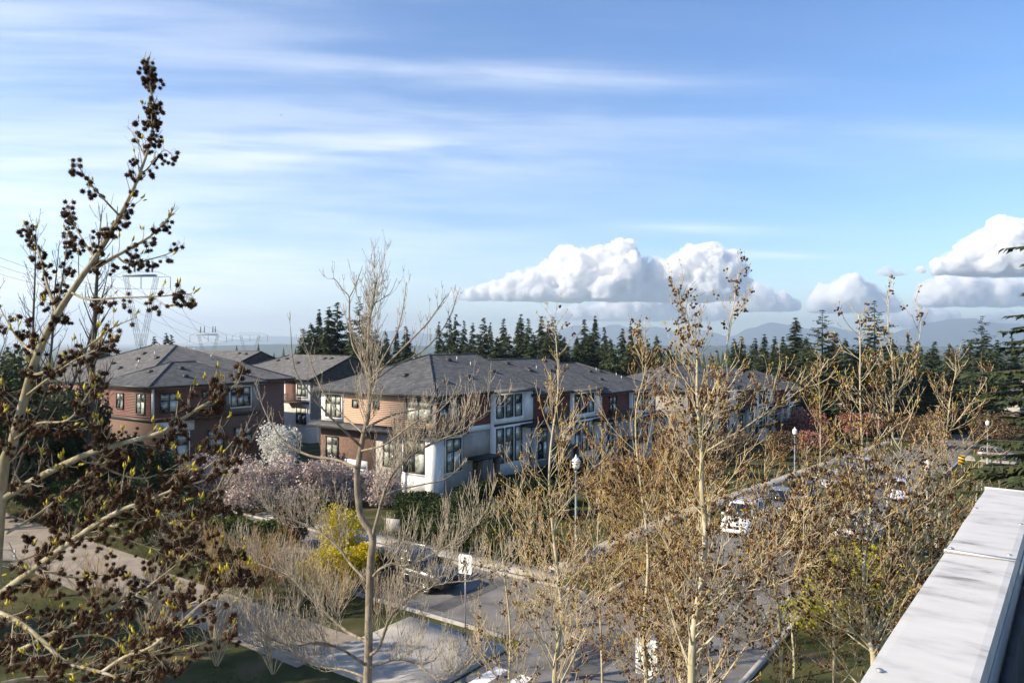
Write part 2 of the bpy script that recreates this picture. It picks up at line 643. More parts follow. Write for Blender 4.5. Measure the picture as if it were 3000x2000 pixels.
m_sign_white = mat('sign_white', (.74, .74, .73), (.80, .80, .79), scale=5, rough=.4)
m_sign_black = mat('sign_black', (.012, .012, .013), (.018, .018, .018), scale=5, rough=.5)
m_sign_yellow = mat('sign_yellow', (.60, .32, .015), (.68, .37, .02), scale=5, rough=.4)
m_flash = mat('cap_flashing', (.24, .228, .205), (.60, .575, .535), scale=4.0, rough=.5, metal=0.0, detail=15, stretch=(2.2, .8, 1), bump=.08, lo=.30, hi=.68,
              extra=[(.39, (.45, .43, .40)), (.5, (.55, .528, .49))], spec=.4)
m_flash_grey = mat('drip_edge', (.22, .235, .25), (.30, .315, .33), scale=6, rough=.45, detail=8, stretch=(.5, 3, 1))
m_stucco = mat('parapet_wall', (.55, .54, .52), (.64, .63, .6), scale=12, rough=.9, bump=.2)
m_membrane = mat('roof_membrane', (.014, .015, .017), (.03, .03, .033), scale=8, rough=.85, bump=.2)
m_tyre = mat('tyre', (.012, .012, .012), (.02, .02, .02), scale=20, rough=.85)
m_rim = mat('rim', (.42, .43, .44), (.55, .56, .57), scale=10, rough=.3, metal=.8)
m_carglass = mat('car_glass', (.008, .009, .01), (.015, .017, .018), scale=2, rough=.03, spec=1.0)
m_tail = mat('tail_light', (.30, .01, .008), (.4, .015, .01), scale=9, rough=.2)
m_headlight = mat('headlight', (.6, .6, .58), (.75, .75, .72), scale=9, rough=.1)
m_hill = mat_leafy('hill_forest', [(.025, .040, .022), (.045, .060, .032), (.075, .080, .05)], scale=.004, trans=0)
m_rock = mat('mountain_slope', (.05, .065, .05), (.12, .12, .11), scale=.0018, rough=1, detail=10, extra=[(.6, (.09, .095, .085))])
m_pylon = mat('pylon_steel', (.16, .17, .18), (.24, .25, .26), scale=2, rough=.6, metal=.3)
m_wire = mat('wire', (.06, .06, .065), (.09, .09, .095), scale=2, rough=.6)
m_house_wall = mat('beige_wall', (.42, .38, .32), (.52, .47, .40), scale=1.5, rough=.8, detail=6)
m_plane = mat('aircraft_paint', (.10, .11, .13), (.16, .17, .19), scale=.2, rough=.4)


def paint(name, c):
    m = mat(name, c, tuple(x * 1.12 for x in c), scale=3, rough=.28, spec=.5)
    b = m.node_tree.nodes['Principled BSDF']
    b.inputs['Coat Weight'].default_value = .6
    b.inputs['Coat Roughness'].default_value = .06
    return m

# ================================================================== the setting
def build_terrain():
    radii = list(np.arange(1.0, 150, 1.5))
    r = 150.0
    while r < 45000:
        radii.append(r)
        r *= 1.05 if r < 2000 else 1.12
    na = 240
    V = [(0, 0, 0)]
    for r in radii:
        for k in range(na):
            a = 2 * math.pi * k / na
            x, y = r * math.sin(a), r * math.cos(a)
            z = zg(x, y)
            if r > 700:
                z += noise.fractal((x / 900, y / 900, 0), 1.0, 2.0, 3) * min(6.0, (r - 700) / 200)
            V.append((x, y, z))
    T = np.array([(0, 1 + (k + 1) % na, 1 + k) for k in range(na)])
    idx = np.arange(len(radii) * na).reshape(len(radii), na) + 1
    nx = np.roll(idx, -1, axis=1)
    Q = np.stack([idx[:-1], nx[:-1], nx[1:], idx[1:]], axis=2).reshape(-1, 4)
    o = add_mesh('ground', V, [T, Q], m_ground, smooth=True)
    tag(o, 'grass and bare soil ground falling away towards the lowland', kind='structure')


def sheet(name, s0, s1, w0, w1, off, m, label, step=1.5, skirt=0.0, kind='structure', parent=None):
    ns = max(1, int(round((s1 - s0) / step)))
    nw = max(1, int(round((w1 - w0) / step)))
    V = [SW(s0 + (s1 - s0) * i / ns, w0 + (w1 - w0) * j / nw, off) for i in range(ns + 1) for j in range(nw + 1)]
    idx = np.arange((ns + 1) * (nw + 1)).reshape(ns + 1, nw + 1)
    # counter-clockwise from above: the across axis runs to the right of the along axis
    Q = [np.stack([idx[:-1, :-1], idx[:-1, 1:], idx[1:, 1:], idx[1:, :-1]], axis=2).reshape(-1, 4)]
    if skirt:
        ring = list(idx[0, :]) + list(idx[1:, -1]) + list(idx[-1, -2::-1]) + list(idx[-2:0:-1, 0])
        b0 = len(V)
        V += [V[i] - Vector((0, 0, skirt)) for i in ring]
        n = len(ring)
        Q.append(np.array([(ring[k], b0 + k, b0 + (k + 1) % n, ring[(k + 1) % n]) for k in range(n)]))
    o = add_mesh(name, V, Q, m, parent)
    if parent is None:
        tag(o, label, kind=kind)
    return o


build_terrain()
sheet('road', -60, 150, 1.9, 10.1, .02, m_asphalt, 'grey asphalt street running downhill past the townhouses')
sheet('road', -1.8, 4.6, -75, 1.9, .024, m_asphalt, 'asphalt lane that joins the street between the townhouses')
sheet('road', 88, 96, 10.1, 90, .02, m_asphalt, 'grey cross street far down the slope')
sheet('path', -9.5, -4.8, -75, -19.0, .03, m_path, 'wide pale concrete footpath crossing the lawn')
sheet('path', -8.6, -5.4, -19.0, -3.6, .034, m_path, 'narrow stretch of the footpath below the bare shrubs')
sheet('pavement', -8.0, -2.6, -3.6, 1.74, .12, m_concrete, 'bright concrete corner landing at the crossing', skirt=.2)
sheet('pavement', 6.9, 130, -2.7, -1.3, .06, m_concrete, 'concrete pavement along the far side of the street', skirt=.2)
sheet('pavement', 5.2, 6.7, -26, -1.2, .06, m_concrete, 'concrete pavement beside the hedge', skirt=.2)
sheet('pavement', 87, 97, 10.4, 60, .05, m_concrete, 'pale concrete apron beside the cross street', skirt=.2)
for s0, s1, w0, w1, lab in ((5.6, 86, 1.75, 1.9, 'concrete kerb on the townhouse side of the street'), (-60, -9.6, 1.75, 1.9, 'concrete kerb below the lawn'),
                            (-60, 86, 10.1, 10.28, 'concrete kerb along the lawn side of the street'),
                            (4.6, 4.76, -75, 1.0, 'concrete kerb of the lane by the hedge'), (-1.96, -1.8, -75, 1.0, 'concrete kerb of the lane by the shrubs')):
    sheet('kerb', s0, s1, w0, w1, .14, m_concrete, lab, skirt=.2)
cw = empty('crosswalk', SW(-6.2, 6))
tag(cw, 'white painted bars of the crosswalk over the street', 'crosswalk')
for k in range(7):
    sheet('bar', -8.6, -4.2, 2.3 + 1.12 * k, 2.85 + 1.12 * k, .026, m_paint, '', parent=None)['kind'] = 'x'
for o in [o for o in bpy.data.objects if o.name.split('.')[0] == 'bar']:
    for k in ('kind', 'label'):
        if k in o:
            del o[k]
    o.parent = cw
    o.matrix_parent_inverse = Matrix.Translation(-cw.location)


# ------------------------------------------------------------------ lowland, hills and mountains
def ridge(name, prof, Y, depth, m, label, rough, seed):
    pts = []
    for (a, b) in zip(prof[:-1], prof[1:]):
        n = max(2, int((b[0] - a[0]) / 6))
        for i in range(n):
            t = i / n
            t2 = t * t * (3 - 2 * t)
            pts.append((a[0] + (b[0] - a[0]) * t, a[1] + (b[1] - a[1]) * t2))
    pts.append(prof[-1])
    rows = 11
    S = Y / F
    V = []
    for (px, py) in pts:
        top = EYE - (py - HZ) * S
        base = -66.0
        for j in range(rows):
            t = j / (rows - 1) * 2 - 1                  # -1 front foot, 0 crest, 1 back foot
            h = (1 - abs(t)) ** 1.15
            x = (px - 1500) * S
            y = Y + t * depth
            n = noise.fractal((x / (rough * 9) + seed, y / (rough * 9), seed), 1.0, 2.0, 5)
            V.append((x * (y / Y) if t < 0 else x, y, base + (top - base) * h + n * rough * h ** .5 * (1 if 0 < abs(t) < 1 else .25)))
    idx = np.arange(len(V)).reshape(len(pts), rows)
    Q = np.stack([idx[:-1, :-1], idx[1:, :-1], idx[1:, 1:], idx[:-1, 1:]], axis=2).reshape(-1, 4)
    tag(add_mesh(name, V, [Q], m, smooth=True), label, kind='structure')


ridge('mountain', [(2380, 1020), (2480, 1012), (2580, 992), (2660, 962), (2720, 945), (2790, 934), (2850, 932), (2900, 945), (2980, 948), (3060, 962), (3300, 1000)], 12500, 1500, m_rock,
      'blue hazy long-backed mountain above the conifers by the parapet', 26, 3)
ridge('mountain', [(2060, 1012), (2140, 985), (2200, 960), (2260, 944), (2320, 952), (2370, 962), (2430, 955), (2490, 968), (2560, 985), (2700, 1010)], 15500, 1500, m_rock,
      'pale blue mountain with a snow-streaked double summit', 34, 9)
ridge('mountain', [(1480, 1012), (1560, 990), (1620, 972), (1690, 952), (1740, 962), (1800, 950), (1860, 962), (1920, 957), (1990, 972), (2060, 968), (2160, 990), (2300, 1014)], 16500, 1500, m_rock,
      'pale blue jagged mountain range under the big cumulus cloud', 34, 15)
ridge('mountain', [(420, 1014), (560, 1008), (700, 994), (790, 984), (860, 986), (960, 990), (1060, 972), (1180, 968), (1260, 978), (1340, 985), (1500, 1014)], 17000, 1500, m_rock,
      'faint blue mountain rising behind the roofs', 24, 21)
ridge('hill', [(400, 1020), (560, 1014), (680, 1011), (800, 1008), (900, 1009), (1000, 1010), (1150, 1012), (1300, 1014), (1500, 1018)], 5200, 700, m_hill,
      'dark blue wooded hill behind the roofs and pylons', 7, 31)
ridge('hill', [(1400, 1020), (1600, 1014), (1800, 1012), (2000, 1013), (2200, 1011), (2400, 1014), (2600, 1012), (2800, 1015), (3100, 1013), (3300, 1020)], 5600, 700, m_hill,
      'low blue wooded rise along the horizon', 6, 37)

CONE_V = [(0, 0, 1)] + [(.5 * math.cos(a), .5 * math.sin(a), 0) for a in np.linspace(0, 2 * math.pi, 6)[:-1]]
CONE_F = [(0, 1 + k, 1 + (k + 1) % 5) for k in range(5)]
LUMP_V = [(0, 0, 1)] + [(.42 * math.cos(a), .42 * math.sin(a), .72) for a in np.linspace(0, 2 * math.pi, 7)[:-1]] + [(.5 * math.cos(a), .5 * math.sin(a), .1) for a in np.linspace(0, 2 * math.pi, 7)[:-1]]
LUMP_F = [(0, 1 + k, 1 + (k + 1) % 6) for k in range(6)] + [(1 + k, 7 + k, 7 + (k + 1) % 6) for k in range(6)] + [(1 + k, 7 + (k + 1) % 6, 1 + (k + 1) % 6) for k in range(6)]


def lowland_wood():
    a, b = MB(), MB()
    for mbx, tv, tf, n, r0, r1, hh in ((a, CONE_V, CONE_F, 5200, 330, 4600, (9, 24)), (b, LEAF_V, LEAF_F, 26000, 260, 3000, (.8, 2.4))):
        pos, mats = [], []
        while len(pos) < n:
            az = rng.uniform(-.95, .95)
            r = r0 * (r1 / r0) ** rng.random()
            x, y = r * math.sin(az), r * math.cos(az)
            if noise.noise((x / 260, y / 260, 3.0 + n)) < -.05:
                continue
            h = rng.uniform(*hh)
            if tv is CONE_V:
                pos.append((x, y, zg(x, y) - 1))
                wd = h * rng.uniform(.28, .45)
                mats.append(np.diag([wd, wd, h]))
            else:
                lump = .5 + .5 * noise.noise((x / 14, y / 14, 8.0))
                pos.append((x, y, zg(x, y) + rng.random() ** .7 * (3 + 11 * lump)))
                mats.append(rand_rots(1, [h * (1 + r / 900)])[0])
        mbx.scatter(tv, tf, pos, mats)
    tag(a.build('forest', m_needle, kind='stuff'), 'distant dark conifer forest spread over the lowland', 'forest')
    tag(b.build('woodland', m_tan_wood, kind='stuff'), 'distant bare tan woodland between the conifers', 'woodland')


lowland_wood()


# ------------------------------------------------------------------ cumulus clouds
def surface_nets(f):
    s = f > 0
    nx, ny, nz = f.shape
    acc = np.zeros((nx - 1, ny - 1, nz - 1, 3), np.float32)
    cnt = np.zeros((nx - 1, ny - 1, nz - 1), np.float32)

    def sl(a, o):
        return a[o[0]:o[0] + nx - 1, o[1]:o[1] + ny - 1, o[2]:o[2] + nz - 1]
    for a in [(i, j, k) for i in (0, 1) for j in (0, 1) for k in (0, 1)]:
        for ax in range(3):
            if a[ax]:
                continue
            b = list(a)
            b[ax] = 1
            fa, fb = sl(f, a), sl(f, b)
            x = (fa > 0) != (fb > 0)
            t = np.where(x, fa / np.where(x, fa - fb, 1), 0)
            for q in range(3):
                acc[..., q] += x * (a[q] + (t if q == ax else 0))
            cnt += x
    act = cnt > 0
    idx = -np.ones(act.shape, np.int64)
    idx[act] = np.arange(act.sum())
    V = np.argwhere(act) + acc[act] / cnt[act][:, None]
    Q = []
    for ax in range(3):
        A = np.take(s, range(0, s.shape[ax] - 1), ax)
        B = np.take(s, range(1, s.shape[ax]), ax)
        e = np.argwhere(A != B)
        u, v = [(1, 2), (2, 0), (0, 1)][ax]
        e = e[(e[:, u] > 0) & (e[:, v] > 0) & (e[:, u] < f.shape[u] - 1) & (e[:, v] < f.shape[v] - 1)]
        sg = A[tuple(e.T)]

        def g(du, dv):
            p = e.copy()
            p[:, u] -= du
            p[:, v] -= dv
            return idx[tuple(p.T)]
        q = np.stack([g(1, 1), g(0, 1), g(0, 0), g(1, 0)], 1)
        q[~sg] = q[~sg][:, ::-1]
        Q.append(q)
    return V, np.concatenate(Q)


def upsample(a, sh):
    for ax in range(3):
        n = a.shape[ax]
        x = np.linspace(0, n - 1.001, sh[ax])
        i = x.astype(int)
        t = x - i
        t = t * t * (3 - 2 * t)
        s = [1, 1, 1]
        s[ax] = -1
        t = t.reshape(s)
        a = np.take(a, i, ax) * (1 - t) + np.take(a, i + 1, ax) * t
    return a


def cumulus(lobes, Y, base, vox, seed, dens, label, kids=(10, 7)):
    """lobes (x, y, r) are sized in thousandths of the view; the body is a real cloud of scattering droplets Y metres away"""
    g = np.random.default_rng(seed)
    S = Y / F
    P = []

    def rec(c, r, l):
        P.append((*c, r))
        if l == 0:
            return
        for k in range(kids[2 - l]):
            v = g.normal(0, 1, 3) + np.array([-.1, -.2, .45])
            v /= np.linalg.norm(v)
            q = c + v * r * g.uniform(.7, .98)
            if q[2] > -base + 2:
                rec(q, r * g.uniform(.28, .5), l - 1)
    for px, py, r in lobes:
        rec(np.array([px, g.uniform(-.4, .4) * r, -py]), r, 2)
    P = np.array(P)
    lo = P[:, :3].min(0) - P[:, 3].max() - 6
    hi = P[:, :3].max(0) + P[:, 3].max() + 6
    lo[2] = max(lo[2], -base - 14)
    sh = np.ceil((hi - lo) / vox).astype(int) + 1
    f = np.full(sh, -1.0, np.float32)
    for x, y, z, r in P:
        c = np.array([x, y, z])
        a = np.maximum(((c - r * 1.5 - lo) / vox).astype(int), 0)
        b = np.minimum(((c + r * 1.5 - lo) / vox).astype(int) + 2, sh)
        if (b <= a).any():
            continue
        gr = np.meshgrid(*[(np.arange(a[i], b[i]) * vox + lo[i] - c[i]) for i in range(3)], indexing='ij', sparse=True)
        d = (1 - np.sqrt(gr[0] ** 2 + gr[1] ** 2 + gr[2] ** 2) / r) * min(r, 40) / 20
        v = f[a[0]:b[0], a[1]:b[1], a[2]:b[2]]
        np.maximum(v, d, out=v)
    near = f > -.62
    for cell, amp in ((40, .7), (18, .85), (9, .65)):
        n = np.maximum((sh * vox / cell).astype(int) + 2, 2)
        f += (upsample(g.random(n).astype(np.float32), sh) - .5) * amp
    zz = np.arange(sh[2]) * vox + lo[2] + base
    f -= np.clip(-(zz - 2) / 7, 0, 3)[None, None, :]
    for ax in range(3):
        i = [slice(None)] * 3
        i[ax] = 0
        f[tuple(i)] = -1
        i[ax] = -1
        f[tuple(i)] = -1
    V, Q = surface_nets(f)
    V = V * vox + lo
    W = np.stack([(V[:, 0] - 1500) * S, Y + V[:, 1] * S, EYE + (V[:, 2] + HZ) * S], 1)
    o = add_mesh('cloud', W, [Q], None, smooth=True)
    # a thin veil of torn vapour round the body
    f2 = (upsample(g.random(np.maximum((sh * vox / 13).astype(int) + 2, 2)).astype(np.float32), sh) - .5) * 1.5 + (upsample(g.random(np.maximum((sh * vox / 30).astype(int) + 2, 2)).astype(np.float32), sh) - .5) * 1.0
    fv = np.where(near, f + .28 + f2 * .9, -1)[::3, ::3, ::3].copy()
    for ax in range(3):
        i = [slice(None)] * 3
        i[ax] = 0
        fv[tuple(i)] = -1
        i[ax] = -1
        fv[tuple(i)] = -1
    V, Q = surface_nets(fv)
    V = V * vox * 3 + lo
    W = np.stack([(V[:, 0] - 1500) * S, Y + V[:, 1] * S, EYE + (V[:, 2] + HZ) * S], 1)
    ov = add_mesh('veil', W, [Q], None, o, smooth=True)
    m = bpy.data.materials.new('cloud_droplets')
    m.use_nodes = True
    n = m.node_tree
    n.nodes.clear()
    out = n.nodes.new('ShaderNodeOutputMaterial')
    v = n.nodes.new('ShaderNodeVolumePrincipled')
    v.inputs['Color'].default_value = (.984, .985, .988, 1)
    v.inputs['Density'].default_value = 1 / (dens * S)
    n.links.new(v.outputs[0], out.inputs['Volume'])
    o.data.materials.append(m)
    m2 = m.copy()
    m2.node_tree.nodes['Principled Volume'].inputs['Density'].default_value = 1 / (dens * 8 * S)
    ov.data.materials.append(m2)
    tag(o, label, 'cloud')
    return o


def body(x0, x1, base, top, n, g=random.Random(3)):
    """a filled row of lobes standing on the flat base, tops following top (fractions of the length -> height)"""
    L = []
    for i in range(n):
        t = (i + .5) / n
        h = 0
        for (a, ha), (b, hb) in zip(top[:-1], top[1:]):
            if a <= t <= b:
                h = ha + (hb - ha) * (t - a) / (b - a)
        r = h * .55
        L.append((x0 + (x1 - x0) * t, base - r * .75, r))
        L.append((x0 + (x1 - x0) * t + g.uniform(-8, 8), base - h + r * .62, r * .62))
    return L


def all_clouds():
    cumulus(body(1322, 2160, 880, [(0, 28), (.12, 44), (.25, 74), (.38, 110), (.44, 152), (.5, 122), (.56, 158), (.62, 130), (.70, 104), (.78, 104), (.87, 160), (.93, 146), (1, 76)], 22),
            11500, 882, 3.2, 3, 6.5, 'big flat-based white cumulus cloud over the middle conifers')
    cumulus(body(2680, 3130, 805, [(0, 18), (.15, 38), (.3, 70), (.5, 134), (.65, 146), (.8, 130), (1, 115)], 10),
            12500, 806, 5.0, 5, 7.0, 'white towering cumulus cloud above the parapet')
    cumulus(body(2690, 3200, 898, [(0, 50), (.12, 92), (.3, 84), (.5, 76), (.8, 86), (1, 80)], 10),
            15500, 898, 5.6, 8, 9.0, 'broad white cloud bank under the towering cumulus')
    cumulus(body(2375, 2640, 915, [(0, 40), (.25, 84), (.45, 102), (.6, 74), (.8, 60), (1, 30)], 9),
            17500, 916, 4.6, 11, 9.0, 'white cumulus cloud above the tall conifers')
    cumulus(body(2130, 2350, 912, [(0, 60), (.2, 82), (.4, 70), (.7, 50), (1, 20)], 8), 19500, 912, 5.4, 13, 13.0,
            'small pale cumulus cloud right beside the big flat-based one')
    cumulus(body(1560, 2140, 940, [(0, 14), (.2, 40), (.35, 50), (.5, 74), (.62, 78), (.75, 50), (.9, 60), (1, 22)], 15), 21500, 940, 6.0, 17, 8.0,
            'pale far cloud bank low behind the big cumulus')
    cumulus(body(2560, 3100, 958, [(0, 24), (.2, 60), (.35, 56), (.5, 30), (.7, 42), (.85, 36), (1, 30)], 13), 22500, 958, 6.4, 23, 9.0,
            'pale far cloud bank low over the long-backed mountain')
    cumulus(body(2565, 2665, 808, [(0, 14), (.3, 22), (.7, 18), (1, 10)], 5), 13500, 808, 2.6, 29, 16.0,
            'tiny grey cloud scrap beside the towering cumulus', kids=(6, 4))


all_clouds()


def build_haze():
    mb = MB()
    mb.box(-26000, 26000, -900, 19500, -75, 640)
    o = mb.build('haze', None, kind='stuff')
    m = bpy.data.materials.new('haze_air')
    m.use_nodes = True
    n = m.node_tree
    n.nodes.clear()
    out = n.nodes.new('ShaderNodeOutputMaterial')
    v = n.nodes.new('ShaderNodeVolumePrincipled')
    v.inputs['Color'].default_value = (.78, .89, 1.0, 1)
    v.inputs['Density'].default_value = 0.00011
    v.inputs['Anisotropy'].default_value = 0.5
    n.links.new(v.outputs[0], out.inputs['Volume'])
    o.data.materials.append(m)
    tag(o, 'thin blue air haze over the lowland and mountains', 'haze')


build_haze()

# ================================================================== buildings
# local frame of a block: x runs along the street (a), y away from it (b), z up; side 'f' faces -y, side 'l' faces -x, side 'r' faces +x
def P3(side, a, d, z):
    """a along the wall, d proud of the wall plane"""
    k, off = side
    if k == 'f':
        return (a, off - d, z)
    if k == 'l':
        return (off - d, a, z)
    return (off + d, a, z)


def wbox(mb, side, a0, a1, d0, d1, z0, z1):
    p, q = P3(side, a0, d0, z0), P3(side, a1, d1, z1)
    mb.box(min(p[0], q[0]), max(p[0], q[0]), min(p[1], q[1]), max(p[1], q[1]), min(p[2], q[2]), max(p[2], q[2]))


def part(root, name, side, a0, a1, d0, d1, z0, z1, m):
    mb = MB()
    wbox(mb, side, a0, a1, d0, d1, z0, z1)
    return mb.build(name, m, root)


def siding(root, side, a0, a1, d, z0, z1, m, pitch=.15):
    """clapboards: each board a wedge, thicker at its lower edge"""
    mb = MB()
    n = max(1, int(round((z1 - z0) / pitch)))
    h = (z1 - z0) / n
    for i in range(n):
        b, t = z0 + i * h, z0 + (i + 1) * h - .006
        c = [P3(side, a0, d - .05, b), P3(side, a1, d - .05, b), P3(side, a1, d, b), P3(side, a0, d, b),
             P3(side, a0, d - .05, t), P3(side, a1, d - .05, t), P3(side, a1, d - .005, t), P3(side, a0, d - .005, t)]
        mb.hexa(c)
    o = mb.build('siding', m, root)
    o['kind'] = 'stuff'
    return o


def window(root, side, a0, a1, z0, z1, d=.0, cols=2, rows=2, split=.62, trim=None, mframe=None, name='window'):
    fr = MB()
    t = .06
    w = .09
    for (x0, x1, y0, y1) in ((a0, a1, z0, z0 + w), (a0, a1, z1 - w, z1), (a0, a0 + w, z0 + w, z1 - w), (a1 - w, a1, z0 + w, z1 - w)):
        wbox(fr, side, x0, x1, d, d + t + .03, y0, y1)
    xs = [a0 + w + (a1 - a0 - 2 * w) * i / cols for i in range(cols + 1)]
    ys = [z0 + w] + ([z0 + w + (z1 - z0 - 2 * w) * split] if rows == 2 else []) + [z1 - w]
    for x in xs[1:-1]:
        wbox(fr, side, x - .03, x + .03, d, d + t + .012, z0 + w, z1 - w)
    for y in ys[1:-1]:
        wbox(fr, side, a0 + w, a1 - w, d, d + t + .006, y - .03, y + .03)
    if trim:
        for (x0, x1, y0, y1) in ((a0 - .14, a1 + .14, z0 - .14, z0 - .004), (a0 - .14, a1 + .14, z1 + .004, z1 + .14), (a0 - .14, a0 - .004, z0, z1), (a1 + .004, a1 + .14, z0, z1)):
            pass
    o = fr.build(name, mframe or m_frame, root)
    for i in range(cols):
        for j in range(len(ys) - 1):
            pm = MB()
            wbox(pm, side, xs[i] + (.03 if i else 0), xs[i + 1] - (.03 if i < cols - 1 else 0), d - .01, d + .022, ys[j] + (.03 if j else 0), ys[j + 1] - (.03 if j < len(ys) - 2 else 0))
            pm.build('pane', m_glass, o)
    if trim:
        tm = MB()
        for (x0, x1, y0, y1) in ((a0 - .14, a1 + .14, z0 - .16, z0 - .003), (a0 - .14, a1 + .14, z1 + .003, z1 + .12), (a0 - .14, a0 - .003, z0 - .003, z1 + .003), (a1 + .003, a1 + .14, z0 - .003, z1 + .003)):
            wbox(tm, side, x0, x1, d - .01, d + .05, y0, y1)
        tm.build('trim', trim, o)
    return o


def roof(root, a0, a1, b0, b1, ze, m, pitch=.41, hips=(True, True), axis='a', oh=.6, vents=(), seed=1, thick=.2):
    """hip or gable roof over the walls a0..a1, b0..b1; ridge along axis; hips = (low end, high end)"""
    A0, A1, B0, B1 = a0 - oh, a1 + oh, b0 - oh, b1 + oh
    if not hips[0]:
        if axis == 'a':
            A0 = a0 - .35
        else:
            B0 = b0 - .35
    if not hips[1]:
        if axis == 'a':
            A1 = a1 + .35
        else:
            B1 = b1 + .35
    if axis == 'a':
        half = (B1 - B0) / 2
        r0 = (A0 + (half if hips[0] else 0), (B0 + B1) / 2)
        r1 = (A1 - (half if hips[1] else 0), (B0 + B1) / 2)
    else:
        half = (A1 - A0) / 2
        r0 = ((A0 + A1) / 2, B0 + (half if hips[0] else 0))
        r1 = ((A0 + A1) / 2, B1 - (half if hips[1] else 0))
    zr = ze + half * pitch
    e = [Vector((A0, B0, ze)), Vector((A1, B0, ze)), Vector((A1, B1, ze)), Vector((A0, B1, ze))]
    q0, q1 = Vector((*r0, zr)), Vector((*r1, zr))
    mb = MB()
    dn = Vector((0, 0, -thick))
    if axis == 'a':
        faces = [(e[0], e[1], q1, q0), (e[2], e[3], q0, q1)]
        ends = [(e[3], e[0], q0), (e[1], e[2], q1)]
    else:
        faces = [(e[1], e[2], q1, q0), (e[3], e[0], q0, q1)]
        ends = [(e[0], e[1], q0), (e[2], e[3], q1)]
    for f in faces:
        mb.quad(*f)
        mb.quad(*[p + dn for p in reversed(f)])
    for f in ends:
        mb.tri(*f)
        mb.tri(*[p + dn for p in reversed(f)])
    for i in range(4):
        p, q = e[i], e[(i + 1) % 4]
        mb.quad(p + dn, q + dn, q, p)
    o = mb.build('roof', m, root)
    # fascia and gutter boards round the eaves, verge boards up the gables
    fm = MB()
    g = .045
    zz0, zz1 = ze - thick - .03, ze + .015
    fm.box(A0 - g, A1 + g, B0 - g, B0 - .004, zz0, zz1)
    fm.box(A0 - g, A1 + g, B1 + .004, B1 + g, zz0, zz1)
    fm.box(A0 - g, A0 - .004, B0 - .004, B1 + .004, zz0, zz1)
    fm.box(A1 + .004, A1 + g, B0 - .004, B1 + .004, zz0, zz1)
    fm.build('fascia', m_fascia, o)
    for hip, f in zip(hips, ends):
        if not hip:
            for p, q in ((f[0], f[2]), (f[1], f[2])):
                vm = MB()
                out = (f[1] - f[0]).cross(Vector((0, 0, 1))).normalized() * .06
                u = Vector((0, 0, .05))
                vm.hexa([p + dn, q + dn, q + dn + out, p + dn + out, p + u, q + u, q + u + out, p + u + out])
                vm.build('verge_board', m_fascia, o)
    sm = MB()
    sm.box(A0 + .02, A1 - .02, B0 + .02, B1 - .02, ze - thick - .06, ze - thick - .01)
    sm.build('soffit', m_soffit, o)
    # ridge and hip caps
    cap = MB()
    lines = [(q0, q1)]
    if axis == 'a':
        if hips[0]:
            lines += [(e[0], q0), (e[3], q0)]
        if hips[1]:
            lines += [(e[1], q1), (e[2], q1)]
    else:
        if hips[0]:
            lines += [(e[0], q0), (e[1], q0)]
        if hips[1]:
            lines += [(e[2], q1), (e[3], q1)]
    for p, q in lines:
        if (q - p).length > .3:
            cap.tube([p + Vector((0, 0, .005)), q + Vector((0, 0, .005))], .085, 6)
    cap.build('ridge_cap', m, o)
    gr = random.Random(seed)

    def surf(x, y):
        da = min(y - B0, B1 - y) if axis == 'a' else min(x - A0, A1 - x)
        if axis == 'a':
            if hips[0]:
                da = min(da, x - A0)
            if hips[1]:
                da = min(da, A1 - x)
        else:
            if hips[0]:
                da = min(da, y - B0)
            if hips[1]:
                da = min(da, B1 - y)
        return ze + da * pitch
    for (x, y) in vents:
        z = surf(x, y)
        vm = MB()
        if gr.random() < .75:
            vm.hexa([(x - .22, y - .26, z - .12), (x + .22, y - .26, z - .12), (x + .22, y + .26, z - .12), (x - .22, y + .26, z - .12),
                     (x - .19, y - .22, z + .17), (x + .19, y - .22, z + .17), (x + .19, y + .22, z + .24), (x - .19, y + .22, z + .24)])
            vm.build('roof_vent', m_frame, o)
        else:
            vm.tube([(x, y, z - .1), (x, y, z + .45)], .055, 7)
            vm.build('vent_pipe', m_galv, o)
    return o


def balcony(root, sides, z, name='balcony'):
    """slatted guard; sides: list of (side, a0, a1); d = .0 .. 1.1"""
    o = None
    for side, a0, a1 in sides:
        fl = MB()
        wbox(fl, side, a0, a1, .06, 1.05, z - .22, z)
        fo = fl.build(name, m_wood, root)
        o = o or fo
        for k in range(6):
            sm = MB()
            wbox(sm, side, a0 - .02, a1 + .02, 1.055, 1.095, z + .06 + k * .155, z + .06 + k * .155 + .115)
            sm.build('slat', m_wood, fo)
        for a in np.linspace(a0 + .05, a1 - .05, max(2, int((a1 - a0) / 1.3) + 1)):
            pm = MB()
            wbox(pm, side, a - .03, a + .03, .99, 1.05, z, z + 1.02)
            pm.build('post', m_black, fo)
    return o


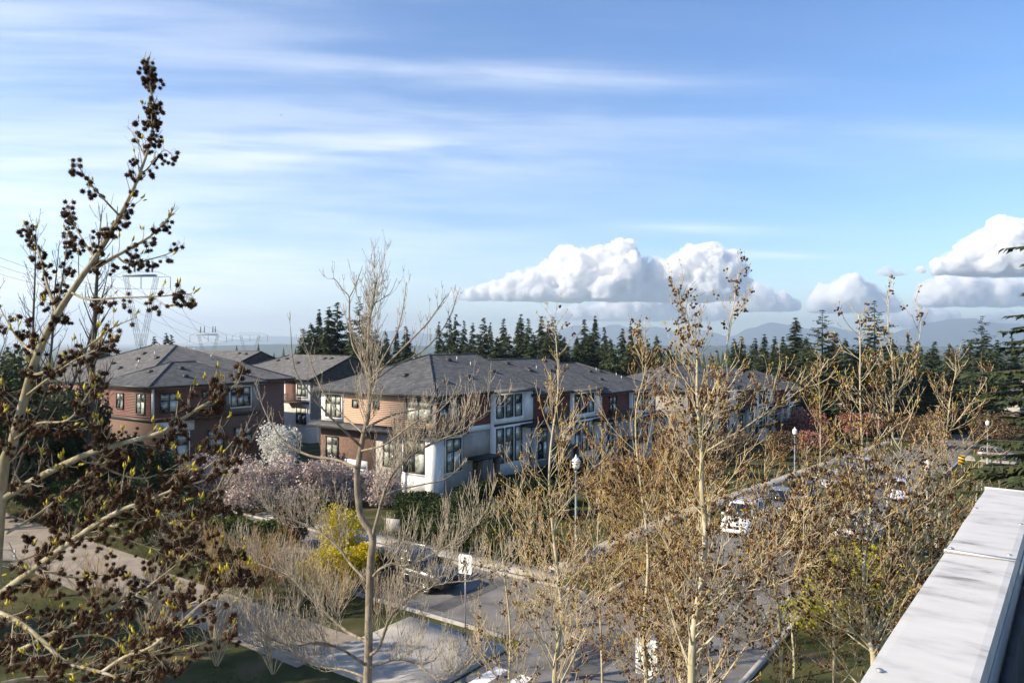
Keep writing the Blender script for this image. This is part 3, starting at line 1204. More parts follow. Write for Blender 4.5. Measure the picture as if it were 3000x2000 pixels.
def front_module(root, a0, dz, first=False, corner=False, lenr=8.4, lenw=7.2, porch=True):
    f = ('f', 0.0)
    fw = ('f', -0.45)
    zt, zf, zm = 8.0 + dz - .25, 5.1 + dz, 1.6 + dz
    # red bay
    siding(root, f, a0 + .1, a0 + lenr, .06, zf + .1, zt, m_red)
    if corner:
        window(root, f, a0 + .35, a0 + 2.9, zf + .75, zt - .1, .07, 2, 2, trim=None)
        balcony(root, [(f, a0 - 1.0, a0 + 2.9), (('l', 0.0), -.02, 3.4)], zf)
    else:
        window(root, f, a0 + 2.2, a0 + 4.0, zf + .5, zt - .25, .07, 2, 2)
        balcony(root, [(f, a0 + 1.0, a0 + 6.4)], zf)
    part(root, 'belt_course', f, a0, a0 + lenr - .01, -.05, .12, zf - .35, zf + .09, m_trim)
    part(root, 'wall_panel', f, a0 + .05, a0 + 1.0, -.05, .05, dz - 2, zf - .36, m_white)
    window(root, f, a0 + 1.25, a0 + 3.1, zm + .2, zm + 2.85, .03, 2, 2, trim=m_trim)
    part(root, 'wall_panel', f, a0 + 3.4, a0 + lenr - .05, -.05, .03, zm + .9, zf - .36, m_greige)
    window(root, f, a0 + 7.2, a0 + 7.9, zm + 1.6, zm + 2.9, .035, 1, 1, trim=m_trim)
    # white bay, a little proud
    a1 = a0 + lenr
    part(root, 'bay', ('f', 0.0), a1, a1 + lenw, -.4, .45, dz - 2, zt, m_white)
    for x0, x1, z0, z1 in ((a1 + .03, a1 + 4.35, zf + .08, zf + .42), (a1 + 4.4, a1 + 5.7, zf + .08, zt - .02), (a1 + 5.75, a1 + lenw - .03, zf + .08, zt - .02)):
        part(root, 'wall_panel', fw, x0, x1, .005, .03, z0, z1, m_white)
    part(root, 'belt_course', fw, a1 - .02, a1 + lenw + .02, .005, .06, zf - .14, zf + .03, m_fascia)
    for k in range(3):
        window(root, fw, a1 + .25 + 1.36 * k, a1 + 1.33 + 1.36 * k, zf + .5, zt - .18, .01, 1, 2, split=.6)
        window(root, fw, a1 + .25 + 1.36 * k, a1 + 1.33 + 1.36 * k, zm + .1, zf - .35, .01, 1, 2, split=.6)
    part(root, 'downpipe', fw, a1 + lenw - .12, a1 + lenw - .02, .03, .12, dz - 1, zt, m_fascia)
    # flat black canopy over the door and its piers
    if porch:
        c = MB()
        wbox(c, fw, a1 + 3.9, a1 + lenw + 1.6, -.3, 1.15, zf - .52, zf - .28)
        co = c.build('canopy', m_black, root)
        for x in (a1 + 4.6, a1 + lenw + 1.2):
            part(co, 'pier', fw, x, x + .38, .62, 1.0, dz - 2, zf - .525, m_greige)
        d = part(root, 'door', fw, a1 + 5.3, a1 + 6.3, .03, .075, dz + .4, dz + 2.7, m_wood)
        part(d, 'handle', fw, a1 + 6.12, a1 + 6.18, .08, .14, dz + 1.4, dz + 1.7, m_galv)
        e = MB()
        wbox(e, f, a0 + 3.7, a0 + 6.7, .06, 1.5, zm + .95, zm + 1.12)
        eo = e.build('porch_roof', m_black, root)
        for x in (a0 + 3.9, a0 + 6.2):
            part(eo, 'pier', f, x, x + .42, .95, 1.35, dz - 2, zm + .945, m_wood)
        d = part(root, 'door', f, a0 + 4.7, a0 + 5.7, -.02, .05, dz + .1, dz + 2.3, m_wood)
        part(d, 'handle', f, a0 + 5.52, a0 + 5.58, .055, .11, dz + 1.1, dz + 1.4, m_galv)


def townhouse_front(label, s, w, L, D, nmod, drop, corner=True, seed=1):
    root = empty('townhouse_block', SW(s, w), UANG)
    root.location.z = SW(s, w).z
    tag(root, label, 'townhouse')
    step = L / nmod
    gr = random.Random(seed)
    for k in range(nmod):
        dz = -drop * k
        part(root, 'wall', ('f', 0.0), step * k, step * (k + 1) - (0 if k == nmod - 1 else .0), -D, -.05, dz - 3.0, 8.0 + dz - .22, m_greige)
        front_module(root, step * k, dz, corner=(corner and k == 0), lenr=step * .54, lenw=step * .46)
        v = [(step * (k + gr.uniform(.15, .95)), D / 2 + (-1 if i % 2 else 1) * gr.uniform(.9, 2.6)) for i in range(8)]
        v += [(step * (k + gr.uniform(.2, .9)), gr.uniform(1.5, 4.0)) for i in range(3)]
        roof(root, step * k, step * (k + 1), 0, D, 8.0 + dz, m_shingle, hips=(k == 0, k == nmod - 1), vents=v, seed=seed * 10 + k)
        # eave drop of the projecting white bay
        e = MB()
        e.hexa([(step * (k + .54) - .3, -1.15, 7.78 + dz), (step * (k + 1) + .2, -1.15, 7.78 + dz), (step * (k + 1) + .2, -.6, 7.99 + dz), (step * (k + .54) - .3, -.6, 7.99 + dz),
                (step * (k + .54) - .3, -1.15, 7.86 + dz), (step * (k + 1) + .2, -1.15, 7.86 + dz), (step * (k + 1) + .2, -.6, 8.08 + dz), (step * (k + .54) - .3, -.6, 8.08 + dz)])
        e.build('bay_eave', m_shingle, root)
    return root


# --- the long block in the middle, its sunlit end wall turned to the camera
main_block = townhouse_front('long townhouse block with dark red and white front and sunlit tan end wall', 16.8, -19.5, 39.0, 13.4, 3, .62, seed=2)


def end_wall(root, D):
    l = ('l', 0.0)
    zf, zt, zm = 5.1, 7.75, 1.6
    siding(root, l, 3.2, 10.4, .06, zf + .1, zt, m_tan)
    part(root, 'wall_panel', l, 10.45, D - .05, -.05, .05, zf + .1, zt, m_white)
    part(root, 'wall_panel', l, .05, 3.15, -.05, .04, zf + .1, zf + .7, m_tan)
    window(root, l, .3, 3.0, zf + .75, zt - .1, .05, 2, 2)
    window(root, l, 10.7, 12.7, zf + .55, zt - .15, .06, 3, 2, trim=m_trim)
    window(root, l, 6.1, 6.8, zf + 1.5, zf + 2.2, .07, 1, 1)
    window(root, l, 8.6, 9.3, zf + 1.5, zf + 2.2, .07, 1, 1)
    # skirt roof under the upper floor
    mb = MB()
    mb.hexa([(-1.1, 3.6, 4.86), (-.02, 3.6, 4.86), (-.02, D + .6, 4.86), (-1.1, D + .6, 4.86), (-1.1, 3.6, 4.98), (-.02, 3.6, 5.3), (-.02, D + .6, 5.3), (-1.1, D + .6, 4.98)])
    sk = mb.build('skirt_roof', m_shingle, root)
    part(sk, 'fascia', l, 3.58, D + .62, 1.105, 1.15, 4.78, 5.0, m_fascia)
    part(root, 'corner_pier', l, -.1, .75, -.7, .3, -2, 4.8, m_white)
    part(root, 'wall_panel', l, .8, 3.5, -.05, .12, .1, 1.55, m_white)
    window(root, l, .95, 3.3, 1.75, 4.4, .03, 2, 2, trim=m_trim)
    part(root, 'wall_panel', l, 3.55, 6.5, -.05, .05, -1, 4.7, m_greige)
    part(root, 'brick_facing', l, 6.55, D - .05, -.05, .12, -1, 4.7, m_brick)
    window(root, l, 4.2, 5.6, 2.0, 4.0, .055, 2, 2)
    d = part(root, 'garage_door', l, 7.4, 10.2, .125, .16, -.6, 2.2, m_white)
    for k in range(4):
        part(d, 'panel', l, 7.48, 10.12, .165, .18, -.52 + k * .68, .08 + k * .68, m_white)
    window(root, l, 11.0, 12.6, 2.2, 4.0, .125, 2, 2)


end_wall(main_block, 13.4)
# rear wing that carries the ridge back from the corner
# --- the second block further down the street
second_block = townhouse_front('second townhouse block farther down the street beyond the sweetgums', 61.0, -17.0, 52.0, 13.0, 3, .85, corner=False, seed=5)

# --- the block on the hill side with the big hip roof, behind the spiky tree
def left_block():
    root = empty('townhouse_block', SW(9.7, -48.2), UANG)
    tag(root, 'brown townhouse block with big hip roof behind the near sweetgum', 'townhouse')
    f, l = ('f', 0.0), ('l', 0.0)
    part(root, 'wall', f, 0, 11.6, -9.0, 0, -2, 7.8, m_brick)
    part(root, 'wall', ('f', 3.0), .02, 17.0, -21, -.1, -2, 7.78, m_brown)
    roof(root, 0, 11.6, 0, 9.0, 8.0, m_shingle, hips=(True, True), vents=[(2.2, 4.4), (4.6, 3.0), (6.4, 5.2), (8.6, 3.2), (4.0, 1.2)], seed=4)
    roof(root, .4, 17.4, 3.0, 25.0, 8.02, m_shingle_lt, axis='b', hips=(True, True),
         vents=[(3.2, 9), (4.2, 10.5), (5.6, 9.4), (3.0, 12), (5.2, 12.6), (6.6, 14), (4.0, 15.5), (11, 8), (12.5, 9), (10.5, 10.5), (12, 12), (6.2, 11)], seed=6)
    siding(root, f, .25, 7.6, .06, 5.0, 7.72, m_brown)
    part(root, 'wall_panel', f, 7.65, 11.55, -.05, .06, 5.0, 7.74, m_grey)
    part(root, 'corner_trim', f, .0, .2, -.2, .08, 4.9, 7.74, m_trim)
    window(root, f, .7, 2.6, 5.45, 7.3, .07, 2, 2)
    window(root, f, 5.0, 5.6, 6.6, 7.4, .07, 1, 1)
    window(root, f, 6.4, 7.0, 6.6, 7.4, .07, 1, 1)
    window(root, f, 8.1, 10.4, 5.5, 7.5, .07, 3, 2, trim=m_trim)
    balcony(root, [(f, 3.1, 7.4)], 4.9)
    siding(root, l, .1, 8.8, .06, 5.0, 7.72, m_brown)
    window(root, l, 1.0, 2.6, 5.3, 7.3, .07, 2, 2)
    window(root, l, 5.0, 6.4, 5.6, 7.2, .07, 2, 2)
    part(root, 'belt_course', f, -.05, 11.65, -.05, .1, 4.6, 4.88, m_fascia)
    part(root, 'belt_course', l, -.1, 9.0, -.05, .1, 4.6, 4.88, m_fascia)
    part(root, 'wall_panel', f, .4, 4.2, -.05, .06, 3.6, 4.55, m_white)
    window(root, f, 1.2, 3.6, .5, 3.4, .03, 2, 2, trim=m_trim)
    window(root, f, 5.6, 7.4, 1.2, 3.4, .03, 2, 2)
    window(root, f, 8.6, 10.6, 1.2, 3.4, .03, 2, 2)
    window(root, l, 2.0, 4.4, .8, 3.3, .03, 2, 2)
    return root


left_block()


# --- the row behind, with gabled roofs
def rear_block():
    root = empty('townhouse_block', SW(34.7, -56.2), UANG)
    tag(root, 'white rear townhouse row with dark-edged gable roofs behind the bare tree', 'townhouse')
    l = ('l', 0.0)
    z0 = .3
    part(root, 'wall', ('f', .6), .05, 13.0, -19.3, 0, -4, 7.7 + z0, m_white)
    part(root, 'wall', ('f', 20.0), .0, 13.0, -17, 0, -4, 8.0 + z0, m_white)
    roof(root, 0, 13.0, .3, 19.6, 7.8 + z0, m_shingle_lt, axis='b', hips=(False, True), vents=[(5.6, 3), (5.5, 4.2), (4.0, 8), (5.2, 12), (4.6, 13.2)], seed=3)
    roof(root, 0, 13.0, 20.2, 37.5, 8.3 + z0, m_shingle_lt, axis='b', hips=(False, False), vents=[(5.4, 22), (5.6, 24), (4.8, 31)], seed=9)
    for y in (1.2, 6.0, 10.8, 15.2, 21.5, 26.0, 31.0):
        zz = .3 if y > 20 else 0
        window(root, l, y, y + 1.8, 5.6 + z0 + zz, 7.2 + z0 + zz, .03, 2, 2, trim=m_trim)
        window(root, l, y, y + 2.0, 2.0 + z0, 4.2 + z0, .03, 2, 2, trim=m_trim)
        siding(root, l, y + 2.2, y + 4.2, .05, 5.0 + z0, 7.55 + z0 + zz, m_brown)
    part(root, 'belt_course', l, .65, 37.0, -.05, .1, 4.7 + z0, 4.95 + z0, m_fascia)
    balcony(root, [(l, 1.0, 5.0), (l, 10.0, 14.0)], 5.0 + z0)
    siding(root, ('f', .6), .1, 12.9, .04, 3.0, 7.7 + z0, m_grey)
    # gable triangles
    for y, ze in ((.62, 7.8 + z0), (20.22, 8.3 + z0)):
        g = MB()
        g.tri((0, y, ze - .25), (13, y, ze - .25), (6.5, y, ze + 6.5 * .41 - .3))
        g.tri((13, y + .15, ze - .25), (0, y + .15, ze - .25), (6.5, y + .15, ze + 6.5 * .41 - .3))
        g.build('gable_wall', m_grey, root)
    return root


rear_block()


def house(label, X, Y, rz, L, W, H, m_wall, m_roof, gable=True, pitch=.5, zoff=0.0):
    root = empty('house', (X, Y, zg(X, Y) + zoff), rz)
    tag(root, label, 'house', 'houses down the slope')
    f, l, r = ('f', 0.0), ('l', 0.0), ('r', L)
    part(root, 'wall', f, 0, L, -W, 0, -3, H - .05, m_wall)
    roof(root, 0, L, 0, W, H, m_roof, pitch=pitch, hips=(False, False) if gable else (True, True), oh=.5, vents=[(L * .3, W * .3), (L * .6, W * .35)], seed=int(abs(X)))
    if gable:
        for x in (0, L - .15):
            g = MB()
            z1 = H + (W / 2) * pitch - .15
            g.tri((x + .15, 0, H - .06), (x + .15, W, H - .06), (x + .15, W / 2, z1))
            g.tri((x, W, H - .06), (x, 0, H - .06), (x, W / 2, z1))
            g.build('gable_wall', m_wall, root)
    n = max(2, int(L / 4))
    for k in range(n):
        a = (k + .5) * L / n
        window(root, f, a - .8, a + .8, H - 2.1, H - .7, .02, 2, 2, trim=m_trim)
        window(root, f, a - .8, a + .8, H - 5.0, H - 3.4, .02, 2, 2, trim=m_trim)
    for sd in (l, r):
        window(root, sd, W * .25, W * .25 + 2.2, H - 2.2, H - .6, .02, 3, 2, trim=m_trim, mframe=m_trim)
        window(root, sd, W * .6, W * .6 + 1.4, H - 2.0, H - .7, .02, 2, 2, trim=m_trim)
        part(root, 'belt_course', sd, -.03, W + .03, -.05, .06, H - 3.0, H - 2.8, m_trim)
    return root


def px_house(label, px, Y, rz, L, W, H, mw, mr, **k):
    return house(label, (px - 1500) / F * Y, Y, rz, L, W, H, mw, mr, **k)


px_house('beige gabled house with white porch window past the second block', 2395, 146, UANG - R(62), 12, 8.5, 7.2, m_house_wall, m_shingle_lt, zoff=-.4)
px_house('grey-roofed house behind the beige gabled house', 2470, 172, UANG - R(90), 15, 10, 7.0, m_grey, m_shingle_lt, gable=False)
px_house('pale grey house with low hip roof behind the reddish shrub', 2580, 185, UANG - R(80), 16, 10, 6.6, m_house_wall, m_shingle_lt, gable=False)
px_house('small white-trimmed gable house seen through the thin tree', 2735, 165, UANG - R(60), 11, 8, 6.2, m_grey, m_shingle, zoff=-.5)
px_house('grey-green house half hidden by the near spruce', 2890, 160, UANG - R(75), 14, 9, 6.4, m_greige, m_shingle)
px_house('tan-roofed house peeping over the end of the long block', 1880, 132, UANG, 14, 10, 7.0, m_house_wall, m_shingle_lt, gable=True)
px_house('tan-roofed house beside the conifers above the second block', 1985, 150, UANG, 14, 10, 7.2, m_house_wall, m_shingle_lt, gable=False)

# ================================================================== trees and shrubs
def vrand(g):
    return Vector((g.gauss(0, 1), g.gauss(0, 1), g.gauss(0, 1))).normalized()


def twig_path(p, d, L, n, g, up=.25, wob=.18):
    pts = [p.copy()]
    d = d.normalized()
    for i in range(n):
        d = (d + Vector((0, 0, up / n * 2)) + vrand(g) * wob).normalized()
        p = p + d * (L / n)
        pts.append(p.copy())
    return pts, d


def side_dir(t, g, ang):
    """a direction leaving tangent t by about ang"""
    o = t.orthogonal().normalized()
    o.rotate(Matrix.Rotation(g.uniform(0, 2 * math.pi), 3, t))
    return (t * math.cos(ang) + o * math.sin(ang)).normalized()


def lerp_path(pts, t):
    x = t * (len(pts) - 1)
    i = min(int(x), len(pts) - 2)
    return pts[i].lerp(pts[i + 1], x - i), (pts[i + 1] - pts[i]).normalized()


def smooth_path(pts, k=3):
    """Catmull-Rom through pts"""
    P = [pts[0] * 2 - pts[1]] + list(pts) + [pts[-1] * 2 - pts[-2]]
    out = []
    for i in range(1, len(P) - 2):
        for j in range(k):
            t = j / k
            a, b, c, d = P[i - 1], P[i], P[i + 1], P[i + 2]
            out.append(.5 * ((2 * b) + (c - a) * t + (2 * a - 5 * b + 4 * c - d) * t * t + (3 * b - a - 3 * c + d) * t ** 3))
    out.append(P[-2].copy())
    return out


class Crown:
    def __init__(self):
        self.tw = MB()
        self.balls = []
        self.buds = []      # (pos, dir, size)


def sub_twigs(C, pts, r, g, dens, L, lev, up, ball, bud, ang=.8, sides=3, t0=.12, opp=False, rmin=.002, dm=1.5, lm=.42):
    """grow side twigs from a branch"""
    length = sum((b - a).length for a, b in zip(pts[:-1], pts[1:]))
    n = max(1, int(length * dens))
    for k in range(n):
        t = t0 + (1 - t0) * (k + g.random()) / n
        p, tan = lerp_path(pts, min(t, .999))
        ds = [side_dir(tan, g, ang * g.uniform(.75, 1.25))]
        if opp:
            a = ds[0] - tan * ds[0].dot(tan)
            ds.append((tan * ds[0].dot(tan) - a).normalized())
        for d in ds:
            l = L * g.uniform(.45, 1.1) * (1.05 - .55 * t)
            rr = max(r * .5 * (1 - .5 * t), rmin)
            q, de = twig_path(p, d, l, 3 if lev else 2, g, up)
            C.tw.tube(q, [rr, rr * .8, rr * .6, rr * .45][:len(q)], sides, cap=False)
            if lev:
                sub_twigs(C, q, rr, g, dens * dm, L * lm, lev - 1, up, ball, bud, ang, sides, opp=opp, rmin=rmin, dm=dm, lm=lm)
            for (cnt, lst) in ((ball, C.balls),):
                if g.random() < cnt[0]:
                    pc, _ = lerp_path(q, g.uniform(.35, .98))
                    nn = g.randint(1, cnt[1])
                    for i in range(nn):
                        pp = pc + vrand(g) * cnt[3] * .25
                        st = Vector((g.gauss(0, .3), g.gauss(0, .3), -1)).normalized() * cnt[2] * g.uniform(.6, 1.3) + vrand(g) * cnt[3] * .38 * nn ** .45
                        C.balls.append((pp + st, cnt[3] * g.uniform(.8, 1.15)))
                        if cnt[4]:
                            C.tw.tube([pp, pp + st * .5 + Vector((g.gauss(0, .004), 0, .004)), pp + st], .0012, 3, cap=False)
            if g.random() < bud[0]:
                C.buds.append((q[-1], de + Vector((0, 0, .6)), bud[1] * g.uniform(.7, 1.3)))
                if g.random() < bud[2]:
                    for i in range(g.randint(1, 3)):
                        C.buds.append((q[-1] + vrand(g) * bud[1] * .3, de + vrand(g) * .9 + Vector((0, 0, .5)), bud[1] * g.uniform(.6, 1.1)))


def put(C, root, m_tw, m_bl, m_bd, tmpl=(BALLS_V, BALLS_F), singles=0, name_b='seed_balls'):
    if C.tw.v:
        C.tw.build('twigs', m_tw, root, kind='stuff')
    balls = C.balls
    if balls and singles:
        proto = add_mesh('seed_ball', np.array(tmpl[0]), [np.array(tmpl[1])], m_bl)
        me = proto.data
        bpy.data.objects.remove(proto)
        # the ones that show largest: nearest to the camera and inside its view
        def key(b):
            p = b[0]
            px = 1500 + F * p.x / p.y if p.y > .5 else -999
            py = HZ + F * (EYE - p.z) / p.y if p.y > .5 else -999
            return (0 if (0 < px < 3000 and 0 < py < 2000) else 1, p.y / b[1])
        balls = sorted(balls, key=key)
        for p, s in balls[:singles]:
            o = bpy.data.objects.new('seed_ball', me)
            o.location = p - root.location
            o.rotation_euler = (rng.uniform(0, 6), rng.uniform(0, 6), rng.uniform(0, 6))
            o.scale = (s, s, s)
            link(o)
            o.parent = root
        balls = balls[singles:]
    if balls:
        b = MB()
        b.scatter(tmpl[0], tmpl[1], [tuple(p - root.location) for p, s in balls], rand_rots(len(balls), [s for p, s in balls]))
        b.build(name_b, m_bl, root, kind='stuff')
    if C.buds:
        buds = C.buds
        if singles:
            proto = add_mesh('bud', np.array(BUD_V), [np.array(BUD_F)], m_bd)
            me = proto.data
            bpy.data.objects.remove(proto)
            buds = sorted(buds, key=lambda b: b[0].y / b[2])
            for p, d, s in buds[:singles]:
                o = bpy.data.objects.new('bud', me)
                o.location = p - root.location
                o.rotation_euler = d.to_track_quat('Z', 'Y').to_euler()
                o.scale = (s, s, s)
                link(o)
                o.parent = root
            buds = buds[singles:]
        if buds:
            b = MB()
            b.scatter(BUD_V, BUD_F, [tuple(p - root.location) for p, d, s in buds], align_rots([tuple(d) for p, d, s in buds], [s for p, d, s in buds]))
            b.build('buds', m_bd, root, kind='stuff')


def to_local(mb, root):
    l = root.location
    mb.v = [(x - l.x, y - l.y, z - l.z) for x, y, z in mb.v]
    return mb


def pts_at(lst, Y):
    """(x, y) or (x, y, depth offset) picked off the view at about Y metres"""
    return [at(q[0], q[1], Y + (q[2] if len(q) > 2 else 0)) for q in lst]


# ------------------------------------------------------------------ near sweetgum on the left
def near_sweetgum():
    g = random.Random(21)
    Y = 5.6
    trunk_top = pts_at([(8, 1400), (30, 1325), (66, 1190), (108, 1042), (165, 925), (231, 823), (292, 735), (351, 633), (400, 530), (438, 420), (452, 330), (438, 245), (420, 170)], Y)
    base = Vector((trunk_top[0].x - .55, Y + .35, 0))
    root = empty('sweetgum_tree', base)
    tag(root, 'near sweetgum full of dark spiky seed balls, its leader against the sky', 'tree')
    tp = smooth_path([base, base + Vector((.02, 0, 3.5)), base + Vector((.12, -.08, 7)), base + Vector((.32, -.22, 9.2))] + trunk_top, 4)
    n = len(tp)
    zs = [(0, .14), (7, .10), (9.2, .07), (10.8, .040), (11.8, .030), (12.6, .020), (13.3, .011), (14.3, .003)]

    def rad(z):
        for (a, ra), (b, rb) in zip(zs[:-1], zs[1:]):
            if z <= b:
                return ra + (rb - ra) * max(0, (z - a)) / (b - a)
        return .003
    mb = MB().tube(tp, [rad(p.z) for p in tp], 9)
    to_local(mb, root).build('trunk', m_bark_near, root, smooth=True)
    limbs = [
        ([(-60, 1500), (35, 1444), (140, 1384, -.1), (260, 1328, -.2), (351, 1300, -.25), (474, 1265, -.3), (560, 1210, -.3), (640, 1160, -.3), (700, 1120, -.3)], .032, Y),
        ([(-70, 1800), (0, 1741), (80, 1680, -.2), (153, 1626, -.4), (283, 1534, -.6), (368, 1488, -.7), (425, 1469, -.7), (498, 1438, -.8), (600, 1405, -.8)], .030, Y - .1),
        ([(-40, 1770), (0, 1794), (57, 1821, -.3), (126, 1875, -.5), (192, 1936, -.7), (299, 1967, -.9), (352, 1986, -1.0), (430, 2010, -1.0)], .024, Y - .2),
        ([(299, 1967, -.9), (370, 1920, -1.0), (441, 1894, -1.1), (520, 1830, -1.1), (600, 1760, -1.1), (680, 1720, -1.1)], .012, Y - .2),
        ([(273, 788), (330, 755, .1), (379, 728, .15), (442, 690, .2), (491, 640, .25), (512, 600, .25)], .017, Y),
        ([(344, 752, .1), (372, 770, .1), (438, 760, .15), (505, 738, .2), (540, 714, .2)], .009, Y),
        ([(205, 855), (260, 877, -.1), (351, 872, -.2), (480, 867, -.25), (533, 858, -.3), (561, 866, -.3)], .010, Y),
        ([(351, 633), (310, 590, -.1), (260, 533, -.2), (238, 500, -.25), (223, 478, -.3)], .009, Y),
        ([(408, 505), (425, 500, .1), (452, 470, .2), (480, 440, .2), (500, 450, .25)], .008, Y),
        ([(425, 460), (395, 400, .1), (372, 370, .2)], .006, Y),
        ([(280, 760), (240, 700, .2), (210, 640, .3), (196, 600, .4)], .010, Y),
        ([(170, 925), (140, 840, .2), (120, 760, .3), (100, 700, .4), (75, 660, .4)], .014, Y),
        ([(150, 950), (175, 860, .3), (190, 760, .4), (200, 660, .5)], .012, Y),
        ([(110, 1040), (60, 1000, .3), (20, 940, .4), (-10, 880, .5)], .014, Y),
        ([(90, 1100), (160, 1080, -.2), (250, 1020, -.3), (330, 960, -.4), (400, 930, -.4)], .013, Y),
        ([(75, 1160), (140, 1110, -.2), (210, 1060, -.4), (270, 1030, -.5), (330, 1000, -.5)], .011, Y),
        ([(40, 1290), (110, 1240, -.2), (200, 1230, -.4), (260, 1150, -.5), (300, 1080, -.5)], .012, Y),
        ([(30, 1330), (-20, 1280, -.3), (-60, 1220, -.5)], .015, Y),
        ([(498, 1438, -.8), (560, 1400, -.8), (640, 1340, -.8), (700, 1270, -.7)], .010, Y),
        ([(153, 1626, -.4), (210, 1560, -.5), (240, 1480, -.5)], .008, Y),
        ([(283, 1534, -.6), (380, 1540, -.7), (470, 1500, -.8), (560, 1520, -.8), (640, 1500, -.8)], .011, Y),
        ([(20, 1560), (120, 1500, .3), (230, 1410, .5), (310, 1350, .6), (350, 1290, .6)], .013, Y),
        ([(-60, 1930), (60, 1900, -.2), (160, 1850, -.3), (280, 1800, -.4), (400, 1740, -.5), (520, 1650, -.5), (600, 1570, -.5)], .017, Y + .3),
        ([(-40, 2010), (80, 1985, .2), (200, 1975, .3), (330, 1930, .4), (460, 1870, .5), (560, 1800, .5), (640, 1700, .5)], .018, Y + .6),
        ([(-60, 1640), (60, 1640, .3), (180, 1590, .4), (330, 1570, .5), (470, 1610, .6), (560, 1590, .6)], .013, Y + .5),
        ([(425, 1469, -.7), (480, 1520, -.6), (540, 1600, -.5), (600, 1640, -.5), (690, 1650, -.5)], .010, Y),
        ([(400, 1740, -.5), (470, 1770, -.4), (550, 1770, -.4), (650, 1720, -.4), (720, 1690, -.4)], .010, Y),
        ([(460, 1870, .5), (520, 1900, .4), (600, 1880, .3), (690, 1830, .3)], .010, Y),
        ([(260, 1328, -.2), (330, 1380, -.1), (420, 1400, 0), (500, 1370, 0), (570, 1330, 0)], .011, Y),
        ([(100, 1660, .1), (220, 1690, .2), (330, 1680, .3), (430, 1700, .3), (520, 1740, .3)], .012, Y + .2),
        ([(150, 1880, .1), (240, 1860, .3), (330, 1870, .4), (420, 1950, .4), (500, 1980, .4)], .011, Y + .2),
        ([(-50, 1160), (20, 1150, .4), (90, 1210, .5), (180, 1260, .5), (300, 1240, .5)], .011, Y + .4),
    ]
    C = Crown()
    for lst, r0, yy in limbs:
        p = smooth_path(pts_at(lst, yy), 4)
        k = len(p)
        to_local(MB().tube(p, [max(r0 * (1 - .82 * i / (k - 1)), .0028) for i in range(k)], 7), root).build('limb', m_bark_near, root, smooth=True)
        low = (p[0].z < 11.2)
        sub_twigs(C, p, r0 * .55, g, 13 if low else 22, .34 if low else .16, 1 if low else 0, .30,
                  (.5 if low else .62, 7, .055, .041, True), (.2, .055, .8), ang=.85, rmin=.0016)
    sub_twigs(C, trunk_top[4:], .012, g, 22, .26, 0, .35, (.75, 8, .05, .041, True), (.25, .05, .3), ang=.75, rmin=.0018)
    sub_twigs(C, trunk_top[9:], .006, g, 26, .06, 0, .2, (.85, 5, .035, .035, True), (.3, .045, .2), ang=.9, t0=.1, rmin=.0014)
    sub_twigs(C, trunk_top[:5], .014, g, 12, .42, 1, .3, (.55, 7, .05, .041, True), (.22, .055, .5), ang=.9, rmin=.0018)
    C.tw.v = [(x - root.location.x, y - root.location.y, z - root.location.z) for x, y, z in C.tw.v]
    put(C, root, m_twig_near, m_ball, m_bud, (BALL_V, BALL_F), singles=300)
    print('near sweetgum', len(C.balls), len(C.buds), len(C.tw.q))


# ------------------------------------------------------------------ sweetgums along the kerb
def kerb_sweetgum(label, stems, Y, seed, spread, balls, base_xy=None, dens=2.6, lowest=None, gold=.45):
    g = random.Random(seed)
    first = pts_at(stems[0][0], Y)
    b = first[0]
    root = empty('sweetgum_tree', (b.x, b.y, zg(b.x, b.y)))
    tag(root, label, 'tree', 'sweetgums along the street')
    C = Crown()
    zmax = max(p.z for st in stems for p in pts_at(st[0], Y))
    for i, (lst, r0, r1) in enumerate(stems):
        pp = pts_at(lst, Y)
        if i == 0:
            pp = [Vector((b.x, b.y, zg(b.x, b.y) - .1)), Vector((b.x + .03, b.y + .02, b.z * .5))] + pp
        p = smooth_path(pp, 3)
        k = len(p)
        rr = [r0 + (r1 - r0) * (j / (k - 1)) ** .8 for j in range(k)]
        to_local(MB().tube(p, rr, 8), root).build('trunk' if i == 0 else 'stem', m_bark_pale, root, smooth=True)
        # limbs climb out all round; longest low down, short near the top
        length = sum((q - w).length for w, q in zip(p[:-1], p[1:]))
        n = int(length * dens * 3.2)
        br = MB()
        for j in range(n):
            t = (j + g.random()) / n
            q, tan = lerp_path(p, min(t, .998))
            if q.z < (lowest if lowest is not None else 3.0):
                continue
            hh = (zmax - q.z) / max(zmax - 3.0, 1)
            if hh < .4 and g.random() < .32:
                continue
            L = spread * (.12 + 1.3 * min(hh * 1.45, 1) ** 1.0) * g.uniform(.5, 1.15)
            d = side_dir(tan, g, g.uniform(.6, 1.05))
            d.z = max(d.z, .12)
            r = rr[min(int(t * (k - 1)), k - 1)] * g.uniform(.25, .45)
            qq, _ = twig_path(q, d, L, 5, g, .30, .07)
            br.tube(qq, [max(r * (1 - .8 * x / 5), .0065) for x in range(6)], 4, cap=False)
            sub_twigs(C, qq, r * .55, g, 5.2, .55 + .2 * L, 1, .30, balls, (gold, .058, .5), ang=.70, t0=.12, rmin=.0055, dm=1.2, lm=.42)
        if br.v:
            to_local(br, root).build('branches', m_bark_pale, root, kind='stuff', smooth=True)
        sub_twigs(C, p[int(k * .7):], r1 * 2.2, g, 7, .3, 0, .3, balls, (gold, .06, .4), ang=.7, rmin=.0045)
    C.tw.v = [(x - root.location.x, y - root.location.y, z - root.location.z) for x, y, z in C.tw.v]
    put(C, root, m_twig if seed % 2 else m_twig_brown, m_ball_mid, m_bud_gold)
    print(label, len(C.balls), len(C.buds), len(C.tw.q))


